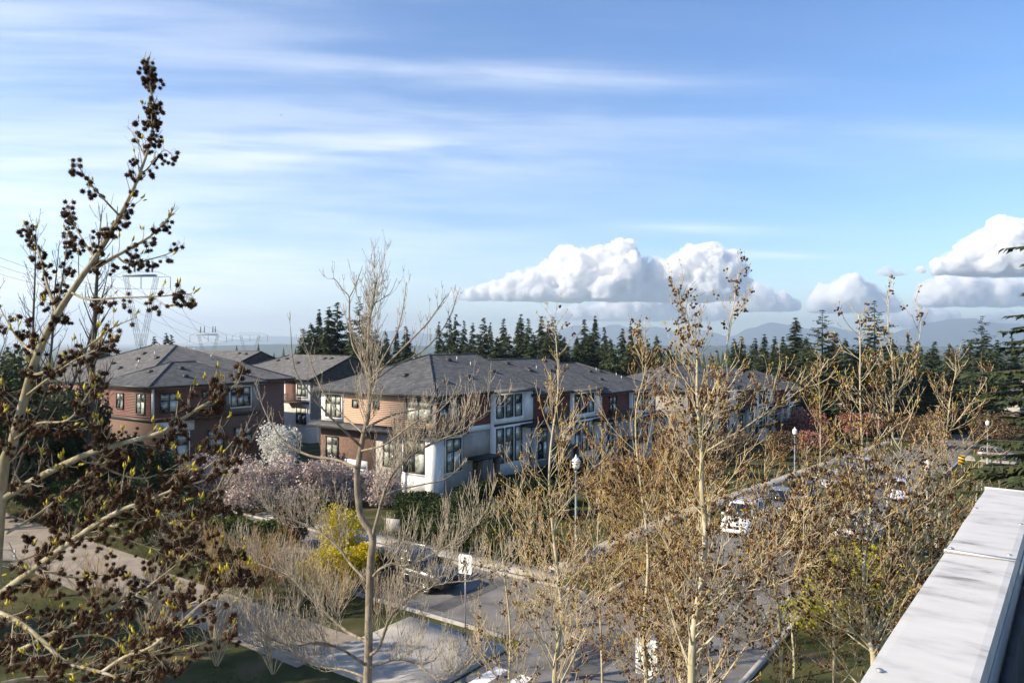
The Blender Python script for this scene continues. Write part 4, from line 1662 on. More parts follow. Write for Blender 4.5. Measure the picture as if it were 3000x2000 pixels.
def street_sweetgums():
    bl = (.42, 7, .06, .045, False)
    kerb_sweetgum('slim pale-trunked sweetgum in front of the hooded street lamp',
                  [([(1622, 2030), (1640, 1850), (1645, 1790), (1637, 1706), (1618, 1534), (1609, 1419), (1614, 1303), (1635, 1146), (1631, 1023), (1622, 932)], .06, .006)],
                  14.0, 31, 1.75, (.18, 7, .05, .042, False), dens=2.3)
    kerb_sweetgum('sweetgum with a straight yellow-barked trunk in front of the white sign',
                  [([(1895, 2030), (1888, 1900), (1886, 1821), (1898, 1668), (1894, 1553), (1879, 1438), (1863, 1286), (1866, 1180), (1891, 1075), (1888, 935)], .068, .006)],
                  16.5, 32, 2.1, bl, dens=2.4)
    kerb_sweetgum('thick pale sweetgum whose ball-hung leaders top the middle clouds',
                  [([(2025, 2030), (2031, 1840), (2055, 1706), (2066, 1553), (2055, 1426), (2056, 1321), (2049, 1251), (2042, 1146), (2042, 1033), (2031, 988), (1996, 900), (1988, 855)], .088, .006),
                   ([(2049, 1230), (2072, 1180), (2088, 1146), (2122, 1058), (2137, 953), (2150, 890), (2165, 790)], .024, .005),
                   ([(2056, 1330), (2120, 1290), (2200, 1240), (2290, 1180), (2370, 1130)], .022, .005),
                   ([(2058, 1740), (2150, 1700), (2240, 1660), (2330, 1600), (2400, 1520)], .026, .005)],
                  13.0, 33, 1.7, bl, dens=2.5)
    kerb_sweetgum('brown-trunked sweetgum just behind the thick pale one',
                  [([(1996, 2030), (1990, 1900), (1985, 1780), (1972, 1640), (1960, 1500), (1952, 1380), (1960, 1260), (1975, 1160)], .08, .008)],
                  18.5, 34, 2.2, bl, dens=2.4)
    kerb_sweetgum('many-stemmed sweetgum forking beside the white parapet cap',
                  [([(2560, 1990), (2556, 1909), (2548, 1880), (2535, 1780), (2530, 1650), (2545, 1530), (2548, 1470), (2530, 1350), (2520, 1180), (2520, 1010), (2515, 920)], .075, .006),
                   ([(2556, 1909), (2572, 1850, .2), (2598, 1750, .3), (2605, 1640, .3), (2600, 1500, .3), (2605, 1431, .3), (2613, 1309, .3), (2617, 1175, .3), (2613, 1041, .3), (2602, 965, .3), (2605, 848, .3)], .055, .006),
                   ([(2604, 1660, .3), (2640, 1600, .1), (2657, 1540), (2660, 1450), (2650, 1340), (2615, 1280), (2600, 1200), (2590, 1120)], .032, .006),
                   ([(2617, 1185, .3), (2650, 1120, .3), (2678, 1072, .3), (2695, 980, .3), (2701, 905, .3)], .018, .004),
                   ([(2600, 1745, .3), (2680, 1692, .1), (2760, 1640), (2800, 1600)], .030, .008),
                   ([(2535, 1770), (2480, 1700, .2), (2440, 1600, .3), (2420, 1520, .3), (2400, 1400, .3)], .026, .006),
                   ([(2548, 1880), (2470, 1830, -.2), (2390, 1760, -.4), (2330, 1700, -.5)], .026, .006)],
                  13.0, 35, 1.55, bl, dens=2.0)
    kerb_sweetgum('thin young sweetgum standing over the dark parked cars',
                  [([(2440, 1760), (2425, 1660), (2408, 1590), (2403, 1447), (2403, 1233), (2399, 1118), (2403, 1050)], .045, .006)],
                  19.0, 36, 1.6, (.22, 7, .05, .046, False), dens=2.2)
    kerb_sweetgum('leaning sweetgum near the striped hazard sign',
                  [([(2740, 1660), (2750, 1520), (2762, 1400), (2770, 1347), (2774, 1263), (2785, 1156), (2800, 1090), (2798, 1040)], .06, .006),
                   ([(2774, 1270), (2830, 1200), (2880, 1130), (2900, 1090)], .02, .005)],
                  20.0, 37, 1.9, bl, dens=2.2)
    kerb_sweetgum('sweetgum crowding between the pale trunk and the parapet one',
                  [([(2290, 2010), (2280, 1800), (2262, 1650), (2250, 1500), (2240, 1380), (2245, 1290)], .06, .006)],
                  17.0, 38, 1.9, bl, dens=2.2)
    kerb_sweetgum('low sweetgum filling the gap above the concrete landing',
                  [([(1490, 2030), (1495, 1850), (1480, 1700), (1465, 1560), (1460, 1470)], .05, .006)],
                  18.0, 39, 1.5, (.22, 7, .05, .044, False), dens=1.8)
    kerb_sweetgum('slender sweetgum between lamp post and yellow-barked trunk',
                  [([(1765, 2030), (1760, 1850), (1750, 1650), (1755, 1480), (1765, 1330), (1760, 1240)], .05, .006)],
                  20.0, 40, 1.7, bl, dens=2.0)


# ------------------------------------------------------------------ bare ash-like tree
def bare_tree():
    g = random.Random(51)
    Y = 24.0
    b = Vector(((1078 - 1500) / F * Y, Y, 0))
    root = empty('bare_tree', b)
    tag(root, 'leafless grey tree with upswept opposite twigs in front of the tan end wall', 'tree')
    limbs = [
        ([(1076, 2050), (1078, 1974), (1083, 1745), (1087, 1630), (1091, 1568), (1056, 1507, .1), (1046, 1402, .1), (1054, 1331, .1), (1068, 1261, .1), (1079, 1209, .1), (1086, 1110, .1), (1079, 1040, .1), (1081, 953, .1), (1090, 900, .1), (1106, 800, .1)], .27, .012, 'trunk'),
        ([(1091, 1575), (1106, 1515, -.2), (1133, 1423, -.4), (1160, 1375, -.5), (1191, 1345, -.6), (1261, 1300, -.7), (1350, 1262, -.8), (1426, 1205, -.8)], .10, .012, 'limb'),
        ([(1086, 1110), (1060, 1060, .3), (1033, 1010, .5), (1023, 930, .6), (1023, 872, .6), (1003, 848, .7), (985, 822, .7), (974, 815, .7)], .055, .01, 'limb'),
        ([(1023, 872, .6), (1040, 840, .6), (1055, 800, .6), (1062, 778, .6)], .022, .008, 'limb'),
        ([(1088, 1110), (1150, 1050, -.4), (1246, 953, -.8), (1285, 900, -.9), (1309, 862, -.9)], .055, .01, 'limb'),
        ([(1088, 1120), (1160, 1070, .4), (1231, 1033, .8), (1288, 977, 1.0), (1325, 910, 1.0), (1338, 866, 1.0)], .05, .01, 'limb'),
        ([(1092, 892), (1120, 875, .3), (1145, 855, .4), (1163, 815, .5)], .018, .007, 'limb'),
        ([(1100, 1090), (1157, 986, -1.2), (1175, 930, -1.3), (1183, 890, -1.4), (1191, 826, -1.4)], .04, .009, 'limb'),
        ([(1048, 1370), (980, 1345, .5), (910, 1335, .9), (840, 1300, 1.2), (802, 1251, 1.4), (770, 1190, 1.5), (750, 1120, 1.6)], .085, .012, 'limb'),
        ([(1058, 1307), (1010, 1262, -.5), (953, 1205, -.9), (903, 1145, -1.2), (862, 1075, -1.4), (851, 960, -1.5)], .07, .01, 'limb'),
        ([(1066, 1270), (1010, 1220, .7), (960, 1170, 1.1), (925, 1100, 1.3), (905, 1040, 1.4), (880, 980, 1.5)], .05, .01, 'limb'),
        ([(1075, 1251), (1149, 1216, .6), (1254, 1191, 1.1), (1330, 1160, 1.4), (1390, 1100, 1.6)], .06, .01, 'limb'),
        ([(1060, 1320), (1130, 1300, -.8), (1210, 1240, -1.3), (1290, 1200, -1.6), (1350, 1130, -1.8)], .05, .01, 'limb'),
        ([(1091, 1690), (1115, 1665, -.5), (1152, 1650, -.9), (1194, 1655, -1.2), (1290, 1610, -1.5), (1370, 1560, -1.8), (1430, 1490, -2)], .075, .012, 'limb'),
        ([(1075, 1700), (1029, 1653, .4), (995, 1607, .7), (940, 1560, 1.0), (880, 1530, 1.3), (800, 1500, 1.5), (740, 1440, 1.6)], .075, .012, 'limb'),
        ([(1078, 1880), (1020, 1850, .5), (968, 1806, .9), (891, 1730, 1.2), (840, 1680, 1.5), (760, 1650, 1.8), (690, 1600, 2.0)], .10, .012, 'limb'),
        ([(1080, 1920), (1110, 1895, -.4), (1137, 1821, -.8), (1165, 1780, -1.1), (1229, 1729, -1.5), (1310, 1705, -1.9), (1400, 1695, -2.2), (1490, 1650, -2.5)], .095, .012, 'limb'),
        ([(1080, 1955), (1130, 1938, -.5), (1175, 1929, -.9), (1236, 1952, -1.3), (1290, 1990, -1.6), (1350, 1960, -1.9), (1420, 1880, -2.2)], .06, .012, 'limb'),
        ([(1078, 1950), (1000, 1900, -.7), (930, 1880, -1.2), (860, 1890, -1.6), (780, 1860, -2.0), (720, 1790, -2.2)], .07, .012, 'limb'),
        ([(1078, 1985), (1010, 1960, .8), (930, 1950, 1.3), (840, 1900, 1.7), (750, 1890, 2.0), (660, 1840, 2.2)], .06, .012, 'limb'),
        ([(1085, 1480, .1), (1150, 1440, .9), (1230, 1420, 1.4), (1310, 1400, 1.8), (1370, 1340, 2.1)], .05, .012, 'limb'),
    ]
    C = Crown()
    for i, (lst, r0, r1, nm) in enumerate(limbs):
        p = smooth_path(pts_at(lst, Y), 4)
        k = len(p)
        ex = .75 if nm == 'trunk' else .9
        rr = [r0 * .50 * (1 - (j / (k - 1))) ** ex + r1 for j in range(k)]
        to_local(MB().tube(p, rr, 9 if nm == 'trunk' else 7), root).build(nm, m_bark_grey, root, smooth=True)
        low = lst[0][1] > 1500
        sub_twigs(C, p[(k // 2 if nm == 'trunk' else 2):], .022, g, 1.6 if not low else 3.8, 1.15 if not low else 2.4, 1, .8, (0, 0, 0, 0, 0), (.7, .07, .0), ang=.78, t0=.12, opp=True, rmin=.0092, dm=1.1, lm=.36)
    C.tw.v = [(x - b.x, y - b.y, z - b.z) for x, y, z in C.tw.v]
    put(C, root, m_twig_grey, m_ball, m_twig_grey)
    print('bare', len(C.tw.q))


def far_bare_tree(name, label, X, Y, H, spread, seed, m_b, m_t, stems=1, dens=1.6, lev=2, rmin=.011, group=None, bud=None, r0=None, lean=.0, m_bd=None):
    g = random.Random(seed)
    b = Vector((X, Y, zg(X, Y)))
    root = empty(name, b)
    tag(root, label, 'tree' if 'tree' in name else 'shrub', group)
    C = Crown()
    for s in range(stems):
        d = Vector((g.gauss(0, .25 + .1 * (stems > 1)) + lean, g.gauss(0, .25), 1)).normalized() if stems > 1 else Vector((lean, 0, 1)).normalized()
        hh = H * (1 if stems == 1 else g.uniform(.75, 1))
        p, _ = twig_path(Vector((0, 0, -.1)), d, hh, 9, g, .12, .06)
        r = (r0 or H * .013) / (stems ** .5)
        rr = [r * (1 - j / 9) ** .8 + rmin for j in range(10)]
        MB().tube(p, rr, 7).build('trunk', m_b, root, smooth=True)
        n = int(hh * 1.9)
        br = MB()
        for j in range(n):
            t = .2 + .78 * (j + g.random()) / n
            q, tan = lerp_path(p, t)
            L = spread * (1.15 - .85 * t) * g.uniform(.6, 1.1)
            dd = side_dir(tan, g, g.uniform(.55, .95))
            dd.z = max(dd.z, .1)
            qq, _ = twig_path(q, dd, L, 6, g, .4, .12)
            rb = max(r * (1 - t) * .55, rmin)
            br.tube(qq, [max(rb * (1 - .8 * x / 6), rmin) for x in range(7)], 5, cap=False)
            sub_twigs(C, qq, rb * .5, g, dens, L * .42, lev, .35, (0, 0, 0, 0, 0), bud or (0, 0, 0), ang=.75, t0=.2, rmin=rmin * .8)
        br.build('branches', m_b, root, kind='stuff')
    put(C, root, m_t, m_ball, m_bd or m_bud_gold)
    return root


# ------------------------------------------------------------------ leafy and flowering shrubs
def leaf_mass(name, label, c, size, n, leaf, m_leaf, cat, seed, stems=7, m_stem=None, lumps=9, group=None, blossom=None, flat=1.0, hollow=.55):
    """crown of many small leaves gathered in uneven lumps, on real stems"""
    g = np.random.default_rng(seed)
    gr = random.Random(seed)
    n = int(n * .8)
    leaf *= 1.1
    c = Vector(c)
    root = empty(name, c)
    tag(root, label, cat, group)
    rx, ry, h = size
    L = []
    for i in range(lumps):
        a = gr.uniform(0, 2 * math.pi)
        q = math.sqrt(gr.random()) * .62
        z = gr.uniform(.28, .8)
        s = gr.uniform(.26, .46) * (1.15 - .4 * abs(z - .5))
        L.append((rx * q * math.cos(a), ry * q * math.sin(a), h * z, rx * s, ry * s, h * s * .62 * flat))
    st = MB()
    for (x, y, z, *_), k in zip(L, range(max(stems, 1) + 99)):
        if k >= max(stems, 1):
            break
        st.tube([(gr.gauss(0, .06), gr.gauss(0, .06), -.05), (x * .35, y * .35, z * .5), (x, y, z)], [max(.012, h * .012), max(.01, h * .008), .006], 5)
    st.build('stem', m_stem or m_bark_dark, root)
    pos, sc_ = [], []
    per = n // lumps
    for (x, y, z, ax, ay, az) in L:
        d = g.normal(size=(per, 3))
        d /= np.linalg.norm(d, axis=1)[:, None]
        r = (hollow + (1 - hollow) * g.random(per) ** .5) * g.uniform(.82, 1.12, per)
        p = d * r[:, None] * np.array([ax, ay, az]) + np.array([x, y, z])
        pos.append(p)
    pos = np.concatenate(pos)
    pos = pos[pos[:, 2] > .02]
    k = len(pos)
    mb = MB().scatter(LEAF_V, LEAF_F, pos, rand_rots(k, leaf * g.uniform(.6, 1.35, k), g))
    mb.build('foliage', m_leaf, root, kind='stuff')
    return root


def hedge(label, s0, s1, w0, w1, H, seed):
    g = np.random.default_rng(seed)
    c = SW((s0 + s1) / 2, (w0 + w1) / 2)
    root = empty('hedge', c, UANG)
    tag(root, label, 'hedge')
    a, b = (s1 - s0) / 2, (w1 - w0) / 2
    MB().box(-a + .12, a - .12, -b + .12, b - .12, -.3, H - .12).build('inner_growth', m_hedge, root)
    P = []
    for (n, fx) in ((int(620 * b * H * 1.0), 'x'), (int(620 * a * H), 'y'), (int(1000 * a * b), 'z')):
        q = g.uniform(-1, 1, (n, 3)) * np.array([a, b, 1])
        q[:, 2] = g.uniform(0, H, n)
        off = g.normal(0, .06, n)
        if fx == 'x':
            q[:, 0] = np.where(g.random(n) < .5, -a, a) + off
        elif fx == 'y':
            q[:, 1] = np.where(g.random(n) < .5, -b, b) + off
        else:
            q[:, 2] = H + off
        q += np.stack([np.sin(q[:, 1] * 2.1) * .05, np.sin(q[:, 0] * 1.7) * .05, np.sin(q[:, 0] * 1.3 + q[:, 1] * 1.9) * .09], 1)
        P.append(q)
    P = np.concatenate(P)
    MB().scatter(LEAF_V, LEAF_F, P, rand_rots(len(P), g.uniform(.07, .16, len(P)), g)).build('foliage', m_hedge, root, kind='stuff')
    return root


# ------------------------------------------------------------------ conifers
def conifer_mesh(H, Rb, seed, dens=1.0, bare=.1, sparse_top=.0, spray=1.0, droop=.25, nsp=7, trunk_r=None, upturn=.0, skew=.0, pk=.42):
    g = random.Random(seed)
    tr = MB()
    r = trunk_r or H * .011
    lean = Vector((g.gauss(0, .012), g.gauss(0, .012), 0))
    tr.tube([Vector((0, 0, -.5)), Vector((0, 0, H * .5)) + lean * H * .5, Vector((0, 0, H)) + lean * H], [r, r * .6, .02], 7)
    br = MB()
    pos, mats = [], []
    lv = int(H * 2.2 * dens)
    for i in range(lv):
        t = bare + (1 - bare) * (i + g.random()) / lv
        z = t * H
        prof = min(1.0, (1 - t) / pk) ** .85 * (.9 + .1 * math.sin(i * 2.3 + seed)) + .012
        if sparse_top and t > 1 - sparse_top:
            prof *= 1.15
        nb = max(3, int((5 + g.random() * 3) * (1 if not (sparse_top and t > 1 - sparse_top) else .6)))
        for k in range(nb):
            a = g.uniform(0, 2 * math.pi)
            L = Rb * prof * g.choice((.4, .7, .9, 1.0, 1.1, 1.3)) * g.uniform(.8, 1.1) * (1 + skew * math.cos(a))
            if L < .1:
                L = .1
            p0 = Vector((0, 0, min(z + g.uniform(-.6, .6), H - .05))) + lean * z
            d = Vector((math.cos(a), math.sin(a), 0))
            p1 = p0 + d * L * .55 + Vector((0, 0, -L * droop * .35))
            p2 = p0 + d * L + Vector((0, 0, -L * droop + L * upturn))
            br.tube([p0, p1, p2], [max(.012, L * .012), max(.01, L * .008), .006], 3, cap=False)
            side = Vector((-d.y, d.x, 0))
            m = max(3, int(nsp * (L / Rb + .35)))
            for j in range(m):
                u = .18 + .82 * (j + g.random()) / m
                q = (p0.lerp(p1, u / .55) if u < .55 else p1.lerp(p2, (u - .55) / .45))
                s = spray * g.uniform(.45, 1.3) * (1.15 - .45 * u) * (.45 + .85 * min(1, (1 - t) / pk))
                for sgn in (-1, 1):
                    dirv = (d * g.uniform(.35, .9) + side * sgn * g.uniform(.5, 1) + Vector((0, 0, -g.uniform(.05, .75)))).normalized()
                    wv = dirv.cross(Vector((g.gauss(0, .4), g.gauss(0, .4), 1))).normalized()
                    nv = dirv.cross(wv)
                    pos.append(tuple(q))
                    mats.append(np.array([[wv.x, nv.x, dirv.x], [wv.y, nv.y, dirv.y], [wv.z, nv.z, dirv.z]]) * s)
    SP_V = [(0, 0, -.1), (.24, .03, .35), (.10, 0, .62), (.02, .02, 1.05), (-.12, 0, .6), (-.24, .03, .3)]
    SP_F = [(0, 1, 2), (0, 2, 4), (2, 3, 4), (0, 4, 5)]
    cr = MB().scatter(SP_V, SP_F, pos, mats)
    cr.v, cr.q, cr.t = [], [], []
    return tr, br, cr


def conifer_set():
    protos = []
    for i, (H, Rb, kw) in enumerate((
            (24, 3.3, dict(dens=1.15, bare=.10, droop=.26, nsp=11, skew=.12)), (26, 2.7, dict(dens=1.05, bare=.16, droop=.36, nsp=11, pk=.5, skew=-.15)), (22, 3.9, dict(dens=1.1, bare=.06, droop=.16, upturn=.06, nsp=11, pk=.34)),
            (27, 4.2, dict(dens=.85, nsp=10, bare=.15, droop=.05, upturn=.12, sparse_top=.5, spray=.85)), (25, 2.3, dict(dens=.7, bare=.3, droop=.3, spray=1.15, nsp=11, skew=.25)), (20, 4.6, dict(dens=1.4, bare=.03, droop=.2, spray=1.3, nsp=9)),
            (25, 3.2, dict(dens=.8, bare=.2, droop=.45, nsp=12, skew=.35, spray=1.1)), (23, 3.8, dict(dens=.95, bare=.1, droop=.08, upturn=.1, nsp=11, skew=-.3)))):
        tr, br, cr = conifer_mesh(H, Rb, 70 + i, **kw)
        root = empty('conifer_tree', (0, -500, 0))
        tr.build('trunk', m_bark_dark, root)
        br.build('branches', m_bark_dark, root, kind='stuff')
        c = cr.build('crown', m_needle, root)
        protos.append((root, H))
    used = set()

    def plant(px, top, Y, kind, label, group, wide=1.0, seed=0):
        if kind in (0, 1) and (px * 7 + top) % 5 < 2:
            kind = 6 if (px // 3) % 2 else 7
        root, H = protos[kind]
        o = root if kind not in used else copy_tree(root)
        used.add(kind)
        X = (px - 1500) / F * Y
        z = zg(X, Y)
        zt = EYE - (top - HZ) / F * Y
        k = (zt - z) / H
        o.location = (X, Y, z)
        o.scale = (k * wide * (1.0 + .3 * ((px * 13) % 10) / 10), k * wide * (1.0 + .3 * ((px * 29) % 10) / 10), k)
        o.rotation_euler = (0, 0, (px * 1.7 + top) % 6.28)
        tag(o, label, 'conifer', group)
    # the clump behind the bare tree
    for px, top, Y, kd, wd, lab in (
            (886, 962, 120, 0, .9, 'shortest conifer at the left edge of the clump behind the bare tree'), (915, 945, 128, 5, .8, 'broad low conifer in the clump behind the bare tree'),
            (934, 905, 132, 1, .9, 'slim pointed conifer in the clump behind the bare tree'), (966, 898, 126, 4, .95, 'gappy thin conifer in the clump behind the bare tree'),
            (990, 885, 130, 1, 1.0, 'tall dark conifer in the middle of the clump behind the bare tree'), (1052, 868, 124, 3, .8, 'tallest conifer of the clump behind the bare tree'),
            (1020, 930, 138, 0, 1.0, 'dense mid-height conifer in the clump behind the bare tree'), (1075, 925, 134, 2, .9, 'dense conifer at the right edge of the clump behind the bare tree'),
            (1100, 965, 170, 1, .9, 'small far conifer just right of the bare tree'), (1128, 972, 176, 0, .9, 'smaller of the far conifers right of the bare tree'),
            (1160, 958, 172, 1, .8, 'thin far conifer behind the rear gable roof'), (1186, 955, 160, 0, .9, 'rounder far conifer behind the rear gable roof')):
        plant(px, top, Y, kd, lab, 'conifers behind the bare tree', wd)
    # the row behind the long roof
    row = [(1290, 942, 1, .8), (1316, 928, 1, .72), (1338, 920, 1, .72), (1358, 938, 0, .62), (1385, 945, 4, .8), (1418, 930, 1, .85), (1440, 944, 1, .8), (1478, 932, 0, .78), (1512, 945, 1, .8),
           (1532, 920, 1, .9), (1546, 932, 0, .7), (1583, 925, 0, .85), (1606, 940, 1, .8), (1622, 928, 4, .9), (1650, 985, 5, .85), (1712, 935, 0, .85), (1744, 925, 1, .95), (1768, 958, 0, .8),
           (1822, 962, 0, .85), (1850, 948, 4, .9), (1876, 964, 1, .9), (1925, 980, 5, .6)]
    for i, (px, top, kd, wd) in enumerate(row):
        nth = ['first', 'second', 'third', 'fourth', 'fifth', 'sixth', 'seventh', 'eighth', 'ninth', 'tenth', 'eleventh', 'twelfth'][min(i, 21 - i)]
        look = {0: 'full pointed', 1: 'slender pointed', 4: 'gappy', 5: 'low broad'}[kd]
        plant(px, top, 140 + (i * 37 % 23), kd, '%s conifer, %s from the %s end of the row behind the long roof' % (look, nth, 'bare tree' if i < 11 else 'second block'), 'conifers in the row behind the long roof', wd)
    for i, (px, top, kd, wd) in enumerate(((1300, 1000, 5, .8), (1366, 1005, 5, .8), (1400, 985, 2, .9), (1455, 985, 5, .8), (1495, 978, 2, .9), (1560, 972, 2, 1.0), (1600, 990, 5, .9), (1638, 975, 2, .9), (1690, 985, 5, .8), (1730, 975, 2, 1.0), (1790, 990, 5, .8), (1845, 1000, 5, .8), (1900, 1000, 2, .9), (1960, 1010, 5, .7))):
        plant(px, top, 128 + (i * 17 % 14), kd, 'lower broad conifer filling the row behind the long grey roof', 'lower conifers behind the long roof', wd)
    # the right-hand wood
    right = [(2145, 992, 1, .9, 'thin conifer'), (2172, 985, 0, .8, 'pointed conifer'), (2235, 978, 1, .9, 'slim conifer'), (2270, 985, 4, .9, 'thin bare-stemmed conifer'), (2205, 990, 0, .8, 'small conifer'),
             (2322, 930, 1, 1.05, 'tall narrow-topped conifer'), (2290, 985, 0, .9, 'dense conifer'), (2362, 985, 5, .6, 'round low conifer'), (2408, 908, 3, 1.0, 'big open-branched conifer'), (2450, 975, 0, .9, 'dense conifer'),
             (2482, 990, 4, .9, 'gappy conifer'), (2567, 880, 3, .95, 'tallest open-branched conifer'), (2530, 1000, 0, .9, 'dense conifer'), (2662, 990, 0, .7, 'pointed conifer'), (2690, 1000, 1, .8, 'thin conifer'),
             (2742, 1000, 0, .9, 'dense conifer'), (2785, 1005, 5, .55, 'round-topped conifer'), (2822, 1008, 1, .9, 'slim conifer'), (2872, 925, 3, .75, 'dead-topped conifer'), (2885, 985, 0, 1.1, 'broad dark conifer'), (2620, 1005, 1, .9, 'small conifer'), (2845, 1000, 4, .9, 'thin conifer'), (2960, 985, 0, .9, 'conifer'), (2925, 995, 1, .9, 'rightmost slim conifer')]
    for i, (px, top, kd, wd, lab) in enumerate(right):
        Y = 150 + (i * 29 % 40)
        if kd == 3:
            Y = 132
        wd *= 1.25
        where = 'behind the second block' if px < 2300 else ('above the beige gabled house' if px < 2500 else ('behind the many-stemmed sweetgum' if px < 2700 else 'near the spruce at the edge'))
        plant(px, top, Y, kd, lab + ' in the wood ' + where, 'conifers in the wood beyond the houses', wd)
    for i, (px, top, kd, wd) in enumerate(((2160, 1030, 5, .9), (2230, 1025, 2, 1.1), (2300, 1010, 5, .9), (2350, 1015, 2, 1.1), (2440, 1005, 2, 1.1), (2500, 1020, 5, .9), (2600, 1015, 2, 1.1), (2650, 1030, 5, .9), (2720, 1025, 2, 1.1), (2800, 1030, 5, .9), (2900, 1020, 2, 1.1))):
        plant(px, top, 138 + (i * 17 % 14), kd, 'low broad conifer filling the wood above the far houses', 'low conifers above the far houses', wd)
    # dark group by the big pylon
    for px, top, kd, lab in ((455, 985, 0, 'full'), (482, 975, 1, 'tallest slim'), (500, 980, 0, 'rightmost small'), (300, 985, 5, 'broad')):
        plant(px, top, 150 + px % 7, kd, lab + ' conifer top over the hip roof near the big pylon', 'conifers near the big pylon', 1.0)


def near_spruce():
    X, Y = 13.1, 17.5
    tr, br, cr = conifer_mesh(16.2, 4.3, 91, dens=2.1, bare=.05, droop=.14, upturn=.06, spray=.44, nsp=36, trunk_r=.17, pk=.95)
    root = empty('spruce_tree', (X, Y, zg(X, Y)))
    tag(root, 'spruce with dark layered boughs reaching in above the parapet', 'tree')
    tr.build('trunk', m_bark_dark, root)
    br.build('branches', m_bark_dark, root, kind='stuff')
    cr.build('crown', m_needle_near, root)
    print('spruce', len(cr.chunks[0][1]))

# ================================================================== planting
near_sweetgum()
street_sweetgums()
bare_tree()
conifer_set()
near_spruce()


def G(px, py, z=0.0):
    Y = F * (EYE - z) / (py - HZ)
    return Vector(((px - 1500) / F * Y, Y, 0))


def ground(v):
    return Vector((v.x, v.y, zg(v.x, v.y)))


far_bare_tree('bare_tree', 'tall bare dark tree with fine twigs behind the spiky leader', -29.5, 52, 22.0, 4.2, 101, m_bark_dark, m_twig_dark, dens=1.5, lev=2, rmin=.013)
far_bare_tree('bare_tree', 'spreading many-stemmed bare tree at the picture edge behind the sweetgum', -38.5, 58, 25.0, 4.6, 102, m_bark_dark, m_twig_dark, stems=4, dens=1.3, lev=2, rmin=.016, lean=.0)
far_bare_tree('bare_tree', 'bare tree behind the wide footpath, low over the dark shrubs', -33, 47, 14.0, 3.4, 103, m_bark_dark, m_twig_dark, stems=3, dens=1.4, lev=1, rmin=.012)
far_bare_tree('bare_tree', 'young bare tree with upright twigs before the rear row', -20.5, 48, 9.4, 2.0, 104, m_bark_grey, m_twig, stems=2, dens=1.7, lev=1, rmin=.010)
far_bare_tree('bare_tree', 'fine-twigged grey tree against the end of the hip-roofed block', -37.2, 62, 11.5, 3.6, 105, m_bark_dark, m_twig_brown, stems=4, dens=1.7, lev=2, rmin=.014)
# evergreen masses on the left
for i, (px, Y, rx, h, n, lab) in enumerate(((-40, 50, 4.6, 12.5, 12000, 'tall dark evergreen at the picture edge above the footpath'), (90, 55, 4.0, 9.6, 10000, 'rounded evergreen behind the pale slanting trunk'),
                                            (215, 58, 3.4, 7.8, 8000, 'dark evergreen shrub against the hip-roofed block'), (205, 61, 3.6, 8.4, 7000, 'tall evergreen hiding the end of the brown block'), (330, 56, 2.8, 5.4, 6000, 'low evergreen below the brown upper wall'),
                                            (-480, 28, 4.2, 11.5, 7000, 'nearer evergreen beyond the picture edge over the shaded footpath'), (-700, 22, 4.0, 11.5, 7000, 'nearest evergreen beyond the picture edge over the shaded lawn'))):
    X = (px - 1500) / F * Y
    leaf_mass('evergreen_tree', lab, ground(Vector((X, Y, 0))), (rx, rx * .8, h), n, .26, m_evergreen, 'tree', 200 + i, lumps=16)
